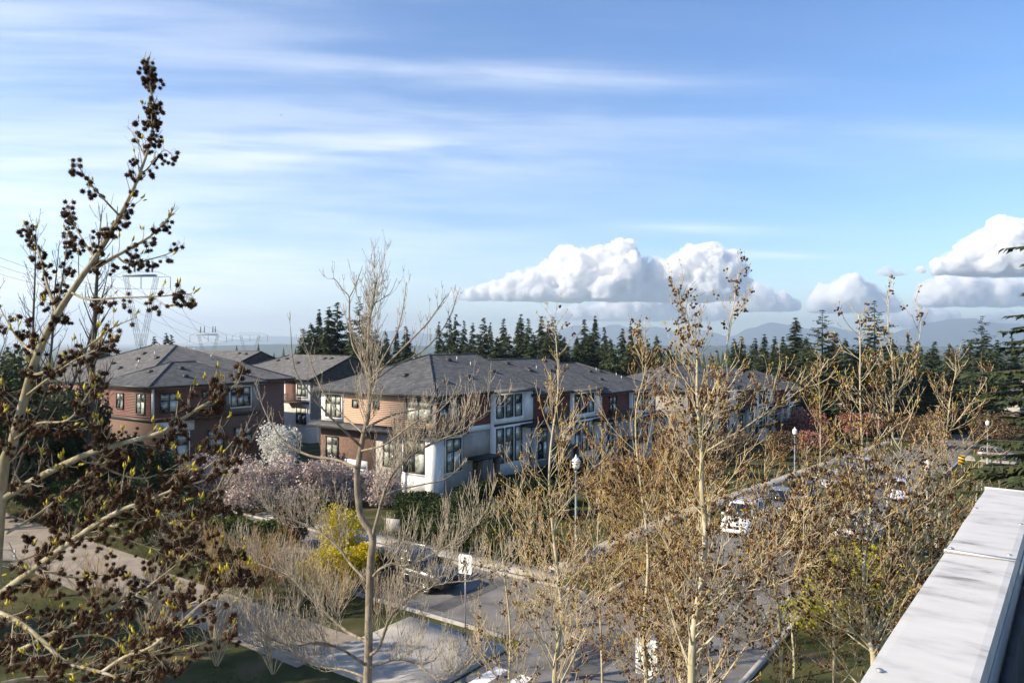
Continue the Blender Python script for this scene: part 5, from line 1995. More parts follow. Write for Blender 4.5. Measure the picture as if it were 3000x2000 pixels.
for i, (px, py, rx, h, n, mt, nm, lab, lf) in enumerate((
        (130, 1490, 2.2, 2.6, 4200, m_evergreen, 'shrub', 'dark shrub at the edge of the sunny footpath', .16), (250, 1520, 2.3, 3.2, 4200, m_green_shrub, 'shrub', 'feathery green shrub by the footpath', .16),
        (360, 1530, 2.4, 3.0, 4200, m_evergreen, 'shrub', 'black-green shrub in the middle of the bed', .16), (470, 1500, 1.9, 4.2, 4200, m_hedge, 'shrub', 'blue-green upright shrub by the white ground floor', .15),
        (560, 1560, 2.2, 2.2, 4200, m_evergreen, 'shrub', 'low dark shrub beside the pale blossom', .15), (640, 1600, 2.0, 2.0, 3600, m_green_shrub, 'shrub', 'light green shrub below the blossom', .14),
        (770, 1650, 1.7, 2.6, 4200, m_green_shrub, 'shrub', 'green shrub left of the yellow flowers', .13), (560, 1640, 1.9, 2.4, 4200, m_brown_leaf, 'shrub', 'brown shrub over the edge of the footpath', .13), (690, 1680, 1.6, 2.0, 3600, m_evergreen, 'shrub', 'dark shrub between the bare stems', .13), (860, 1600, 1.8, 2.6, 3600, m_brown_leaf, 'shrub', 'brown shrub on the kerb of the lane', .13), (430, 1590, 1.9, 2.6, 4200, m_green_shrub, 'shrub', 'pale green shrub behind the crossing boughs', .14),
        (600, 1470, 2.6, 3.6, 5200, m_pink, 'cherry_tree', 'pale pink blossoming cherry near the blue-green shrub', .14), (730, 1500, 2.6, 3.8, 5600, m_pink, 'cherry_tree', 'lilac-pink blossoming cherry under the bare tree limb', .14),
        (860, 1490, 2.7, 4.0, 6200, m_pink, 'cherry_tree', 'dusky pink cherry in full blossom beside the lane', .14), (1000, 1480, 2.6, 3.8, 6000, m_pink, 'cherry_tree', 'dusky pink cherry right behind the yellow flowers', .14),
        (1120, 1480, 2.4, 3.2, 5200, m_pink, 'cherry_tree', 'pink-grey cherry at the foot of the tan end wall', .14),
        (1000, 1690, 1.5, 3.8, 6000, m_yellow, 'forsythia', 'tall yellow forsythia left of the bare trunk', .09), (945, 1745, 1.7, 2.5, 5200, m_yellow, 'forsythia', 'lower yellow forsythia nearer the footpath', .09),
        (1055, 1720, 1.1, 2.3, 3800, m_yellow, 'forsythia', 'yellow forsythia pressed behind the bare trunk', .09),
        (2480, 1770, 2.4, 2.8, 7500, m_yellow_green, 'shrub', 'yellow-green shrub under the many-stemmed sweetgum', .10), (2560, 1830, 2.3, 2.5, 7000, m_yellow_green, 'shrub', 'bright yellow-green shrub against the parapet edge', .10),
        (2430, 1850, 1.9, 2.0, 5500, m_yellow_green, 'shrub', 'smaller yellow-green shrub by the lawn kerb', .10), (2640, 1730, 1.7, 2.0, 4000, m_brown_leaf, 'shrub', 'brown-leaved shrub beside the parapet', .10))):
    leaf_mass(nm, lab, ground(G(px, py)), (rx, rx, h), n, lf, mt, 'tree' if 'tree' in nm else 'shrub', 300 + i, lumps=12, hollow=.35)
# white blossom tree in front of the rear row
leaf_mass('blossom_tree', 'small white-blossomed tree before the brick corner', SW(13.0, -33.5), (2.2, 2.2, 5.4), 6500, .13, m_white_bl, 'tree', 401, lumps=13)
# arching bare shrubs in the verge
for i, (s, w, h, lab) in enumerate(((-3.6, -13.5, 3.0, 'arching bare shrub below the pink cherry'), (-3.7, -10.0, 3.2, 'arching bare shrub beside the footpath'), (-3.8, -7.2, 2.6, 'tangled bare shrub by the concrete landing'),
                                    (-11.2, -9.0, 2.2, 'tangle of bare stems on the shaded lawn'), (-3.5, -17.0, 2.8, 'bare shrub behind the near sweetgum boughs'), (-3.2, -20.5, 3.0, 'bare shrub between the blossom and the footpath'),
                                    (-10.6, -13.5, 2.0, 'low bare shrub on the far edge of the shaded lawn'), (-3.0, -5.2, 1.8, 'small bare shrub at the lane corner'), (-4.6, -11.5, 2.6, 'yellowish bare shrub spilling over the narrow footpath'), (-4.7, -8.6, 2.4, 'bare shrub right of the yellowish one on the narrow footpath'), (-4.5, -15.2, 2.6, 'bare shrub where the footpath narrows'), (-10.2, -6.2, 2.0, 'low tangle of stems between path and bare trunk'), (-9.8, -16.5, 2.4, 'bare shrub on the lawn side of the narrowing path'), (-2.9, -24, 3.2, 'tall bare shrub beside the pink blossom'), (-9.6, -10.8, 2.6, 'golden-brown bare shrub on the lawn below the narrow path'), (-9.4, -3.9, 1.9, 'small golden-brown shrub at the landing edge'), (-4.4, -13.4, 3.0, 'golden-brown shrub arching over the path bend'), (-4.3, -6.4, 2.4, 'golden-brown shrub by the bare trunk'), (-10.8, -19.5, 2.4, 'golden-brown shrub low among the near boughs'), (-4.4, -18.6, 3.0, 'golden-brown shrub where near boughs end'), (-3.4, -11.8, 3.4, 'tallest bare shrub in the bed beside the lane'), (-3.3, -8.6, 3.2, 'broad bare shrub in front of the yellow forsythia'), (-4.8, -10.2, 2.6, 'low sprawling bare shrub over the path edge'), (-9.2, -8.0, 2.4, 'sprawling bare shrub between lawn and narrow path'), (-9.0, -13.0, 2.6, 'sprawling bare shrub farther up the narrow path'))):
    p = SW(s, w)
    far_bare_tree('bare_shrub', lab, p.x, p.y, h, 1.8, 500 + i, m_twig if i % 2 else m_twig_brown, m_twig if i % 2 else m_twig_brown, stems=11, dens=2.4, lev=1, rmin=.007, r0=.05)
# brown winter shrubs and small trees before the long front
for i, (s, w, h, rx, mt, lab) in enumerate(((24, -9, 2.6, 2.2, m_brown_leaf, 'brown winter shrub behind the far parked van'), (30, -10, 3.0, 2.6, m_brown_leaf, 'brown winter shrub at the red bay of the long front'), (37, -9, 2.8, 2.4, m_brown_leaf, 'brown winter shrub near the far lamp post'),
                                            (45, -8, 3.6, 2.8, m_brown_leaf, 'brown shrub before the gap between the blocks'), (54, -9, 4.2, 3.0, m_brown_leaf, 'tall brown shrub at the start of the second block'),
                                            (20, -12, 2.0, 2.0, m_hedge, 'dark low shrub by the black porch piers'), (17.5, -9, 1.6, 2.0, m_hedge, 'dark shrub at the white corner pier'), (66, -7, 3.6, 2.6, m_brown_leaf, 'brown shrub before the second block'),
                                            (76, -6, 3.4, 2.6, m_red_twig, 'reddish shrub before the far end of the second block'),
                                            (98, -12, 5.5, 4.2, m_red_twig, 'big reddish budding tree beside the beige gabled house'), (108, -6, 5.0, 4.0, m_red_twig, 'reddish budding tree below the pale hip-roofed house'), (104, 4, 5.6, 4.2, m_brown_leaf, 'brown budding tree beyond the cross street'),
                                            (112, 14, 6.0, 4.6, m_brown_leaf, 'brown tree beside the far red pickup'), (120, 24, 6.0, 4.6, m_brown_leaf, 'brown tree at the far end of the cross street'), (118, 34, 5.0, 4.2, m_evergreen, 'dark green bush beyond the cross street'))):
    p = SW(s, w)
    leaf_mass('shrub' if h < 5 else 'budding_tree', lab, p, (rx, rx, h), 5200, .17 if h < 5 else .24, mt, 'shrub' if h < 5 else 'tree', 600 + i, lumps=14, hollow=.2)
leaf_mass('budding_tree', 'orange-red budding tree over the rear gable roof', ground(Vector((-13.3, 104, 0))), (2.2, 2.2, 11.6), 5200, .22, m_red_twig, 'tree', 640, lumps=12, hollow=.2)
# young street trees on the right lawn
for i, (px, py, h) in enumerate(((2738, 1600, 4.2), (2855, 1490, 4.4), (2872, 1460, 4.0), (2325, 1985, 3.4))):
    p = G(px, py)
    far_bare_tree('young_tree', ['staked young tree with a pale stem under the far lamp', 'young pale-stemmed tree by the parapet corner', 'second young tree beyond the parapet corner', 'thin young tree on the lawn kerb'][i],
                  p.x, p.y, h, .9, 700 + i, m_bark_pale, m_twig, dens=2.4, lev=1, rmin=.008, r0=.045)
hedge('tall clipped dark green hedge behind the dark parked car', 6.9, 8.6, -14.0, -3.4, 2.5, 801)
hedge('low clipped hedge along the long front', 15.5, 34, -16.6, -15.4, 1.5, 802)


def grass_tufts():
    g = np.random.default_rng(44)
    P = []
    for s0, s1, w0, w1, n in ((-24, -9.8, -24, 1.2, 7000), (4.9, 24, -12, 1.2, 6000), (-20, 30, 10.6, 20, 10000), (-4.6, -2.2, -45, -6, 4000), (-24, -9.6, -46, -28, 3000), (4.9, 9, -60, -26, 2000)):
        q = g.random((n, 2)) * np.array([s1 - s0, w1 - w0]) + np.array([s0, w0])
        keep = [i for i in range(n) if noise.noise((q[i, 0] * .3, q[i, 1] * .3, 1.0)) > -.25 and not (q[i, 0] < 6.8 and q[i, 0] > 5.1 and q[i, 1] < -1) and not (q[i, 0] > 6.8 and -3 < q[i, 1] < -1.1)]
        P += [tuple(SW(q[i, 0], q[i, 1], 0)) for i in keep]
    P = np.array(P)
    d = g.normal(size=P.shape) * .5
    d[:, 2] = 1
    TV = [(-.10, 0, 0), (.10, 0, 0), (.03, .02, 1), (0, -.1, 0), (0, .1, 0), (.05, -.05, .8)]
    TF = [(0, 1, 2), (3, 4, 5)]
    MB().scatter(TV, TF, P, align_rots(d, g.uniform(.08, .2, len(P)), g)).build('grass', m_grass, kind='stuff')
    tag(bpy.data.objects['grass'], 'short rough grass growing over the lawns', 'grass')


grass_tufts()


# ================================================================== parapet of the roof we stand on
def parapet():
    far = at(2890, 1430, 1.1 * F / 425)
    near = at(2520, 2000, 1.1 * F / 995)
    d = (near - far)
    d.z = 0
    ang = math.atan2(d.y, d.x)
    zt = far.z
    root = empty('parapet', (far.x, far.y, 0), ang)
    tag(root, 'white metal-capped parapet running out of the lower corner', 'parapet')
    L, W = 7.6, .297
    s = 1                                     # inner side lies at +y of the local frame
    z = zt
    MB().box(.02, L, .02, W - .02, -.5, z - .04).build('wall', m_stucco, root)
    cuts = [0.0, 2.12, L]
    for i, (x0, x1) in enumerate(zip(cuts[:-1], cuts[1:])):
        mb = MB()
        dz = .004 * i
        sag = [0, .004, 0, -.003, 0]
        n = 8
        prev = None
        for k in range(n + 1):
            x = x0 + (x1 + (.03 if i == 0 else 0) - x0) * k / n
            w = .0025 * math.sin(k * 2.1 + i)
            row = [(x, -.006 + w, z - .085 - dz), (x, -.006 + w, z - dz), (x, .02, z + .002 - dz), (x, W - .02, z + .004 + w - dz), (x, W + .006, z - dz), (x, W + .008, z - .10 - dz)]
            if prev:
                for a in range(5):
                    mb.quad(prev[a], prev[a + 1], row[a + 1], row[a])
            prev = row
        o = mb.build('cap_flashing', m_flash, root)
        MB().box(x0 + .003, x1 - .003, W + .0085, W + .016, z - .19, z - .085).build('drip_edge', m_flash_grey, o)
    MB().box(-.012, .012, -.012, W + .012, z - .09, z + .012).build('end_fold', m_flash, root)
    MB().box(2.10, 2.14, -.009, W + .009, z + .005, z + .0095).build('lap_seam', m_flash, root)
    for x, y in ((2.06, .015), (2.02, .27), (.85, .012), (3.9, .03), (1.2, .275), (4.4, .27)):
        MB().lathe([(.012, 0), (.012, .004), (.006, .007), (.0005, .008)], 10, (x, y, z + .004)).build('screw', m_galv, root)
    # the membrane gutter and clutter on the inner side
    MB().box(.0, L, W + .02, W + 1.6, z - 1.0, z - .92).build('roof_membrane', m_membrane, root)
    MB().box(.0, L, W + .018, W + .05, z - .93, z - .2).build('upstand', m_membrane, root)
    MB().box(-.05, .9, W + .05, W + .62, z - .9, z - .35).build('added_box', m_stucco, root)  # invented box, filling the spot of a white wall strip
    MB().tube([(1.5, W + .12, z - .95), (1.55, W + .07, z - .6), (1.8, W + .06, z - .42), (2.3, W + .10, z - .55), (2.9, W + .16, z - .88), (3.6, W + .3, z - .93)], .012, 6).build('cable', m_black, root)
    MB().tube([(.3, W + .14, z - .9), (.7, W + .05, z - .3), (1.0, W + .05, z - .25), (1.3, W + .09, z - .42), (1.7, W + .2, z - .9)], .008, 6).build('cable', m_sign_white, root)


parapet()


# ================================================================== street furniture
def street_lamp(label, p, H, rz=0.0):
    root = empty('street_lamp', p, rz)
    tag(root, label, 'street lamp', 'post-top street lamps')
    MB().lathe([(.0, 0), (.19, 0), (.19, .12), (.15, .18), (.14, .75), (.10, .82), (.075, .9), (.06, H * .6), (.052, H - .95), (.08, H - .93), (.08, H - .86), (.0, H - .85)], 12).build('post', m_green_pole, root, smooth=True)
    MB().lathe([(.0, H - .86), (.06, H - .85), (.12, H - .80), (.15, H - .74), (.0, H - .735)], 12).build('collar', m_black, root, smooth=True)
    o = MB().lathe([(.0, H - .735), (.15, H - .733), (.20, H - .62), (.215, H - .48), (.20, H - .36), (.15, H - .28), (.0, H - .275)], 14).build('globe', m_lamp, root, smooth=True)
    MB().lathe([(.0, H - .28), (.225, H - .36), (.23, H - .33), (.18, H - .24), (.10, H - .17), (.05, H - .14), (.05, H - .08), (.03, H - .05), (.012, H), (.0, H + .005)], 14).build('hood', m_lamp, root, smooth=True)
    MB().box(-.025, .025, -.225, -.217, H - .52, H - .44).build('number_plate', m_sign_black, o)


street_lamp('post-top lamp with white hood in front of the long block', SW(7.1, -1.0), 6.2)
street_lamp('white post-top lamp on the lawn under the many-stemmed sweetgum', ground(G(2716, 1620)), 5.6)
street_lamp('far post-top lamp beside the thin young sweetgum', SW(47.5, -.6), 5.3)
street_lamp('farthest post-top lamp near the red pickup', SW(84, 13.2), 5.6)

WALKER = [  # outline pieces of the walking figure, unit sign 1 wide
    [(-.055, .265), (.0, .235), (.055, .265), (.075, .32), (.055, .37), (.0, .395), (-.055, .37), (-.075, .32)],
    [(-.12, .20), (-.08, -.06), (.09, -.06), (.12, .14), (.06, .225), (-.04, .225)],
    [(-.08, -.05), (.01, -.05), (-.06, -.25), (-.16, -.47), (-.25, -.47), (-.17, -.25)],
    [(-.01, -.05), (.09, -.05), (.17, -.24), (.24, -.47), (.15, -.47), (.06, -.24)],
    [(-.13, .19), (-.09, .10), (-.24, .06), (-.30, .18), (-.33, .17), (-.28, .0), (-.24, -.02), (-.06, .07)],
    [(.10, .19), (.20, .06), (.30, -.04), (.27, -.08), (.15, .0), (.08, .10)],
]


def walk_sign(label, p, rz, zc, w=.6, h=.78):
    root = empty('crossing_sign', p, rz)
    tag(root, label, 'road sign', 'pedestrian crossing signs')
    MB().tube([(0, .04, -.2), (0, .04, zc + h / 2 - .05)], .028, 8).build('post', m_galv, root, smooth=True)
    r = .05
    out = []
    for cx, cy, a0 in ((w / 2 - r, -h / 2 + r, -90), (w / 2 - r, h / 2 - r, 0), (-w / 2 + r, h / 2 - r, 90), (-w / 2 + r, -h / 2 + r, 180)):
        for k in range(4):
            a = R(a0 + 30 * k)
            out.append((cx + r * math.cos(a), cy + r * math.sin(a)))

    def slab(pts, y0, y1, m, nm, par):
        mb = MB()
        n = len(pts)
        i = len(mb.v)
        mb.v += [(x, y0, zc + z) for x, z in pts] + [(x, y1, zc + z) for x, z in pts]
        for k in range(n):
            k2 = (k + 1) % n
            mb.q.append((i + k, i + n + k, i + n + k2, i + k2))
        me_f = [tuple(range(n - 1, -1, -1)), tuple(range(n, 2 * n))]
        me = bpy.data.meshes.new(nm)
        me.from_pydata(mb.v, [], mb.q + [f[::-1] for f in me_f])
        me.materials.append(m)
        o = link(bpy.data.objects.new(nm, me))
        o.parent = par
        return o
    pl = slab(out, -.004, .0, m_sign_white, 'plate', root)
    sc_ = w
    for nm, q in zip(('head', 'torso', 'leg', 'leg', 'arm', 'arm'), WALKER):
        slab([(x * sc_, z * sc_ * 1.25) for x, z in q], -.0075, -.0042, m_sign_black, 'figure_' + nm, pl)
    return root


walk_sign('white crossing sign with black walking figure at the concrete landing', SW(-3.1, -.1, .12), R(-24), 3.0)
walk_sign('white crossing sign glimpsed behind the yellow-barked trunk', ground(at(1893, 1920, 19.5)), R(-24), EYE - (1922 - HZ) / F * 19.5, w=.58, h=.95)
ws = empty('notice_board', ground(G(1152, 1585)), R(-20))
tag(ws, 'blank grey-white board on legs before the hedge end', 'sign')
for x in (-.4, .36):
    MB().box(x, x + .05, 0, .04, -.2, 1.35).build('leg', m_galv, ws)
MB().box(-.46, .46, -.03, 0, .62, 1.38).build('board', m_greige, ws)

hz = empty('hazard_sign', SW(63, 12.0), R(-25))
tag(hz, 'yellow and black striped hazard marker by the far kerb', 'road sign')
MB().tube([(0, .03, -.2), (0, .03, 2.5)], .03, 8).build('post', m_galv, hz)
pl = MB().box(-.30, .30, -.012, .0, 1.55, 2.55).build('plate', m_sign_yellow, hz)
for k in range(3):
    z = 1.62 + .33 * k
    MB().hexa([(-.295, -.016, z + .14), (.295, -.016, z - .05), (.295, -.0125, z - .05), (-.295, -.0125, z + .14), (-.295, -.016, z + .29), (.295, -.016, z + .10), (.295, -.0125, z + .10), (-.295, -.0125, z + .29)]).build('stripe', m_sign_black, pl)


# ------------------------------------------------------------------ chain-link fence at the picture edge
def fence(label, a, b, H, n):
    root = empty('chain_link_fence', a)
    tag(root, label, 'fence')
    d = b - a
    for i in range(n + 1):
        p = d * (i / n)
        MB().tube([p + Vector((0, 0, -.2)), p + Vector((0, 0, H + .08))], .035, 8).build('post', m_galv, root)
    for z in (.08, H):
        MB().tube([Vector((0, 0, z)), d + Vector((0, 0, z))], .02, 6).build('rail', m_galv, root)
    mb = MB()
    L = d.length
    u = d / L
    k = int(L / .22)
    for i in range(-int(H / .22), k):
        for sg in (1, -1):
            x0, x1 = i * .22, i * .22 + H
            z0, z1 = .08, H
            t0 = max(0, -x0) / H
            t1 = min(1, (L - x0) / H)
            if t1 <= t0:
                continue
            f = (lambda t: .08 + (H - .08) * (t if sg > 0 else 1 - t))
            mb.tube([u * (x0 + t0 * H) + Vector((0, 0, f(t0))), u * (x0 + t1 * H) + Vector((0, 0, f(t1)))], .004, 3, cap=False)
    mb.build('wire_mesh', m_galv, root, kind='stuff')


fence('chain-link fence above the sunny end of the footpath', ground(G(-150, 1475)), ground(G(48, 1478)), 2.0, 3)
fence('low wire fence panel beside the grass patch', ground(G(-120, 1640)), ground(G(44, 1668)), 1.0, 2)


# ------------------------------------------------------------------ pylons and wires
def pylon(label, px, top, Y, span, H, antennas=False):
    """delta pylon: two raking legs, a wide cross-arm, hanging insulators"""
    X = (px - 1500) / F * Y
    zt = EYE - (top - HZ) / F * Y
    z0 = zg(X, Y)
    root = empty('pylon', (X, Y, z0))
    tag(root, label, 'pylon', 'power line pylons')
    h = zt - z0
    s = span / 2
    neck = h * .42
    rr = .06

    def lattice(p, q, w0, w1, n, name):
        mb = MB()
        p, q = Vector(p), Vector(q)
        cor = [(-1, -1), (1, -1), (1, 1), (-1, 1)]
        ring = lambda t: [p.lerp(q, t) + Vector((cx * (w0 + (w1 - w0) * t), cy * (w0 + (w1 - w0) * t), 0)) for cx, cy in cor]
        a, b = ring(0), ring(1)
        for i in range(4):
            mb.tube([a[i], b[i]], rr, 4)
        for k in range(n):
            A, B = ring(k / n), ring((k + 1) / n)
            for i in range(4):
                j = (i + 1) % 4
                mb.tube([A[i], B[j]], rr * .55, 3, cap=False)
                mb.tube([A[j], B[i]], rr * .55, 3, cap=False)
        return mb.build(name, m_pylon, root)
    lattice((0, 0, -1), (0, 0, neck), 3.6, 1.0, 6, 'lower_tower')
    lattice((-.6, 0, neck), (-s * .52, 0, h), .9, .7, 5, 'raking_leg')
    lattice((.6, 0, neck), (s * .52, 0, h), .9, .7, 5, 'raking_leg')
    mb = MB()
    for y in (-.8, .8):
        mb.tube([(-s, 0, h), (-s * .6, y, h), (s * .6, y, h), (s, 0, h)], rr, 4)
        mb.tube([(-s, 0, h), (-s * .55, y, h + 2.2), (s * .55, y, h + 2.2), (s, 0, h)], rr * .8, 4)
    n = 12
    for k in range(n):
        x0, x1 = -s * .6 + s * 1.2 * k / n, -s * .6 + s * 1.2 * (k + 1) / n
        for y in (-.8, .8):
            mb.tube([(x0, y, h), ((x0 + x1) / 2, y, h + 2.1), (x1, y, h)], rr * .5, 3, cap=False)
    mb.build('crossarm', m_pylon, root)
    tips = []
    for x in (-s, 0, s):
        MB().tube([(x, 0, h), (x, 0, h - 4.6)], .16, 6).build('insulator', m_pylon, root)
        tips.append(Vector((X + x, Y, z0 + h - 4.6)))
    if antennas:
        for x in (-s * .42, -s * .22, s * .25, s * .38):
            MB().box(x - .3, x + .3, -.3, .3, h + 2.0, h + 6.4).build('antenna', m_pylon, root)
        MB().box(-s * .6, s * .5, -1.0, 1.0, h + .3, h + .9).build('antenna_platform', m_pylon, root)
    return tips


t1 = pylon('largest pylon with antennas rising behind the spiky tree', 413, 811, 300, 24, 40, True)
t2 = pylon('middle pylon with antennas over the rear roofs', 610, 982, 520, 26, 40, True)
t3 = pylon('farther pylon with a plain cross-arm over the rear roofs', 732, 982, 560, 27, 40, False)


def wire(label, a, b, sag):
    pts = [a.lerp(b, t) - Vector((0, 0, sag * 4 * t * (1 - t))) for t in np.linspace(0, 1, 14)]
    root = empty('power_line', a)
    tag(root, label, 'power line', 'power lines between the pylons')
    MB().tube([p - a for p in pts], .055, 4).build('wire', m_wire, root)


for i, nm in enumerate(('near', 'middle', 'far')):
    wire('%s cable of the three from the largest pylon to the middle pylon' % nm, t1[i], t2[i], 9)
    wire('%s cable of the three from beyond the spiky tree to the farther pylon' % nm, at(150 + 60 * i, 760, 300), t3[i], 8)
    wire('%s cable of the three leaving the largest pylon over the bare tree' % nm, at(-250 + 60 * i, 700, 210), t1[i], 5)
utw = empty('power_line', (0, 0, 0))
tag(utw, 'thin overhead cable across the conifers above the second block', 'power line')
a, b = at(2255, 1118, 128), at(2900, 1108, 170)
MB().tube([a.lerp(b, t) - Vector((0, 0, 3 * t * (1 - t))) for t in np.linspace(0, 1, 10)], .03, 4).build('wire', m_trim, utw)


# ------------------------------------------------------------------ aircraft
def aircraft():
    p = at(822, 337, 9000)
    root = empty('aeroplane', p, R(-20))
    tag(root, 'tiny dark airliner crossing the thin high clouds', 'aeroplane')
    MB().tube([(-19, 0, 0), (-16, 0, .2), (-10, 0, 0), (12, 0, 0), (17, 0, .6), (21, 0, 1.6)], [.3, 1.6, 2.1, 2.1, 1.4, .4], 10).build('fuselage', m_plane, root, smooth=True)
    for sg in (-1, 1):
        MB().hexa([(-4, sg * 1.5, -.6), (4, sg * 1.5, -.6), (9, sg * 17, .8), (7, sg * 17, .8), (-4, sg * 1.5, .1), (4, sg * 1.5, .1), (9, sg * 17, 1.05), (7, sg * 17, 1.05)]).build('wing', m_plane, root)
        MB().tube([(-2, sg * 6, -1.6), (2.4, sg * 6, -1.6)], [1.1, .8], 8).build('engine', m_plane, root)
        MB().hexa([(15, sg * .8, 1), (19, sg * .8, 1.2), (21, sg * 6.5, 1.5), (19.5, sg * 6.5, 1.5), (15, sg * .8, 1.3), (19, sg * .8, 1.5), (21, sg * 6.5, 1.7), (19.5, sg * 6.5, 1.7)]).build('tailplane', m_plane, root)
    MB().hexa([(13.5, -.2, 1.4), (19.5, -.2, 1.8), (19.5, .2, 1.8), (13.5, .2, 1.4), (19, -.15, 8), (21.5, -.15, 8), (21.5, .15, 8), (19, .15, 8)]).build('tail_fin', m_plane, root)


aircraft()


# ------------------------------------------------------------------ vehicles: nose along +x
def ring_loft(rings, m, name, root, smooth=True):
    n = len(rings[0])
    mb = MB()
    for r in rings:
        mb.v += [tuple(p) for p in r]
    for j in range(len(rings) - 1):
        for k in range(n):
            k2 = (k + 1) % n
            mb.q.append((j * n + k, (j + 1) * n + k, (j + 1) * n + k2, j * n + k2))
    for base, rev in ((0, False), ((len(rings) - 1) * n, True)):
        ids = [base + k for k in range(n)]
        if rev:
            ids.reverse()
        for k in range(1, n - 1):
            mb.t.append((ids[0], ids[k], ids[k + 1]))
    return mb.build(name, m, root, smooth=smooth)


def lower_ring(x, w, z0, z1):
    return [(x, -w * .86, z0), (x, -w * .98, z0 + .10), (x, -w, z0 + (z1 - z0) * .55), (x, -w * .95, z1 - .06), (x, -w * .86, z1),
            (x, w * .86, z1), (x, w * .95, z1 - .06), (x, w, z0 + (z1 - z0) * .55), (x, w * .98, z0 + .10), (x, w * .86, z0)]


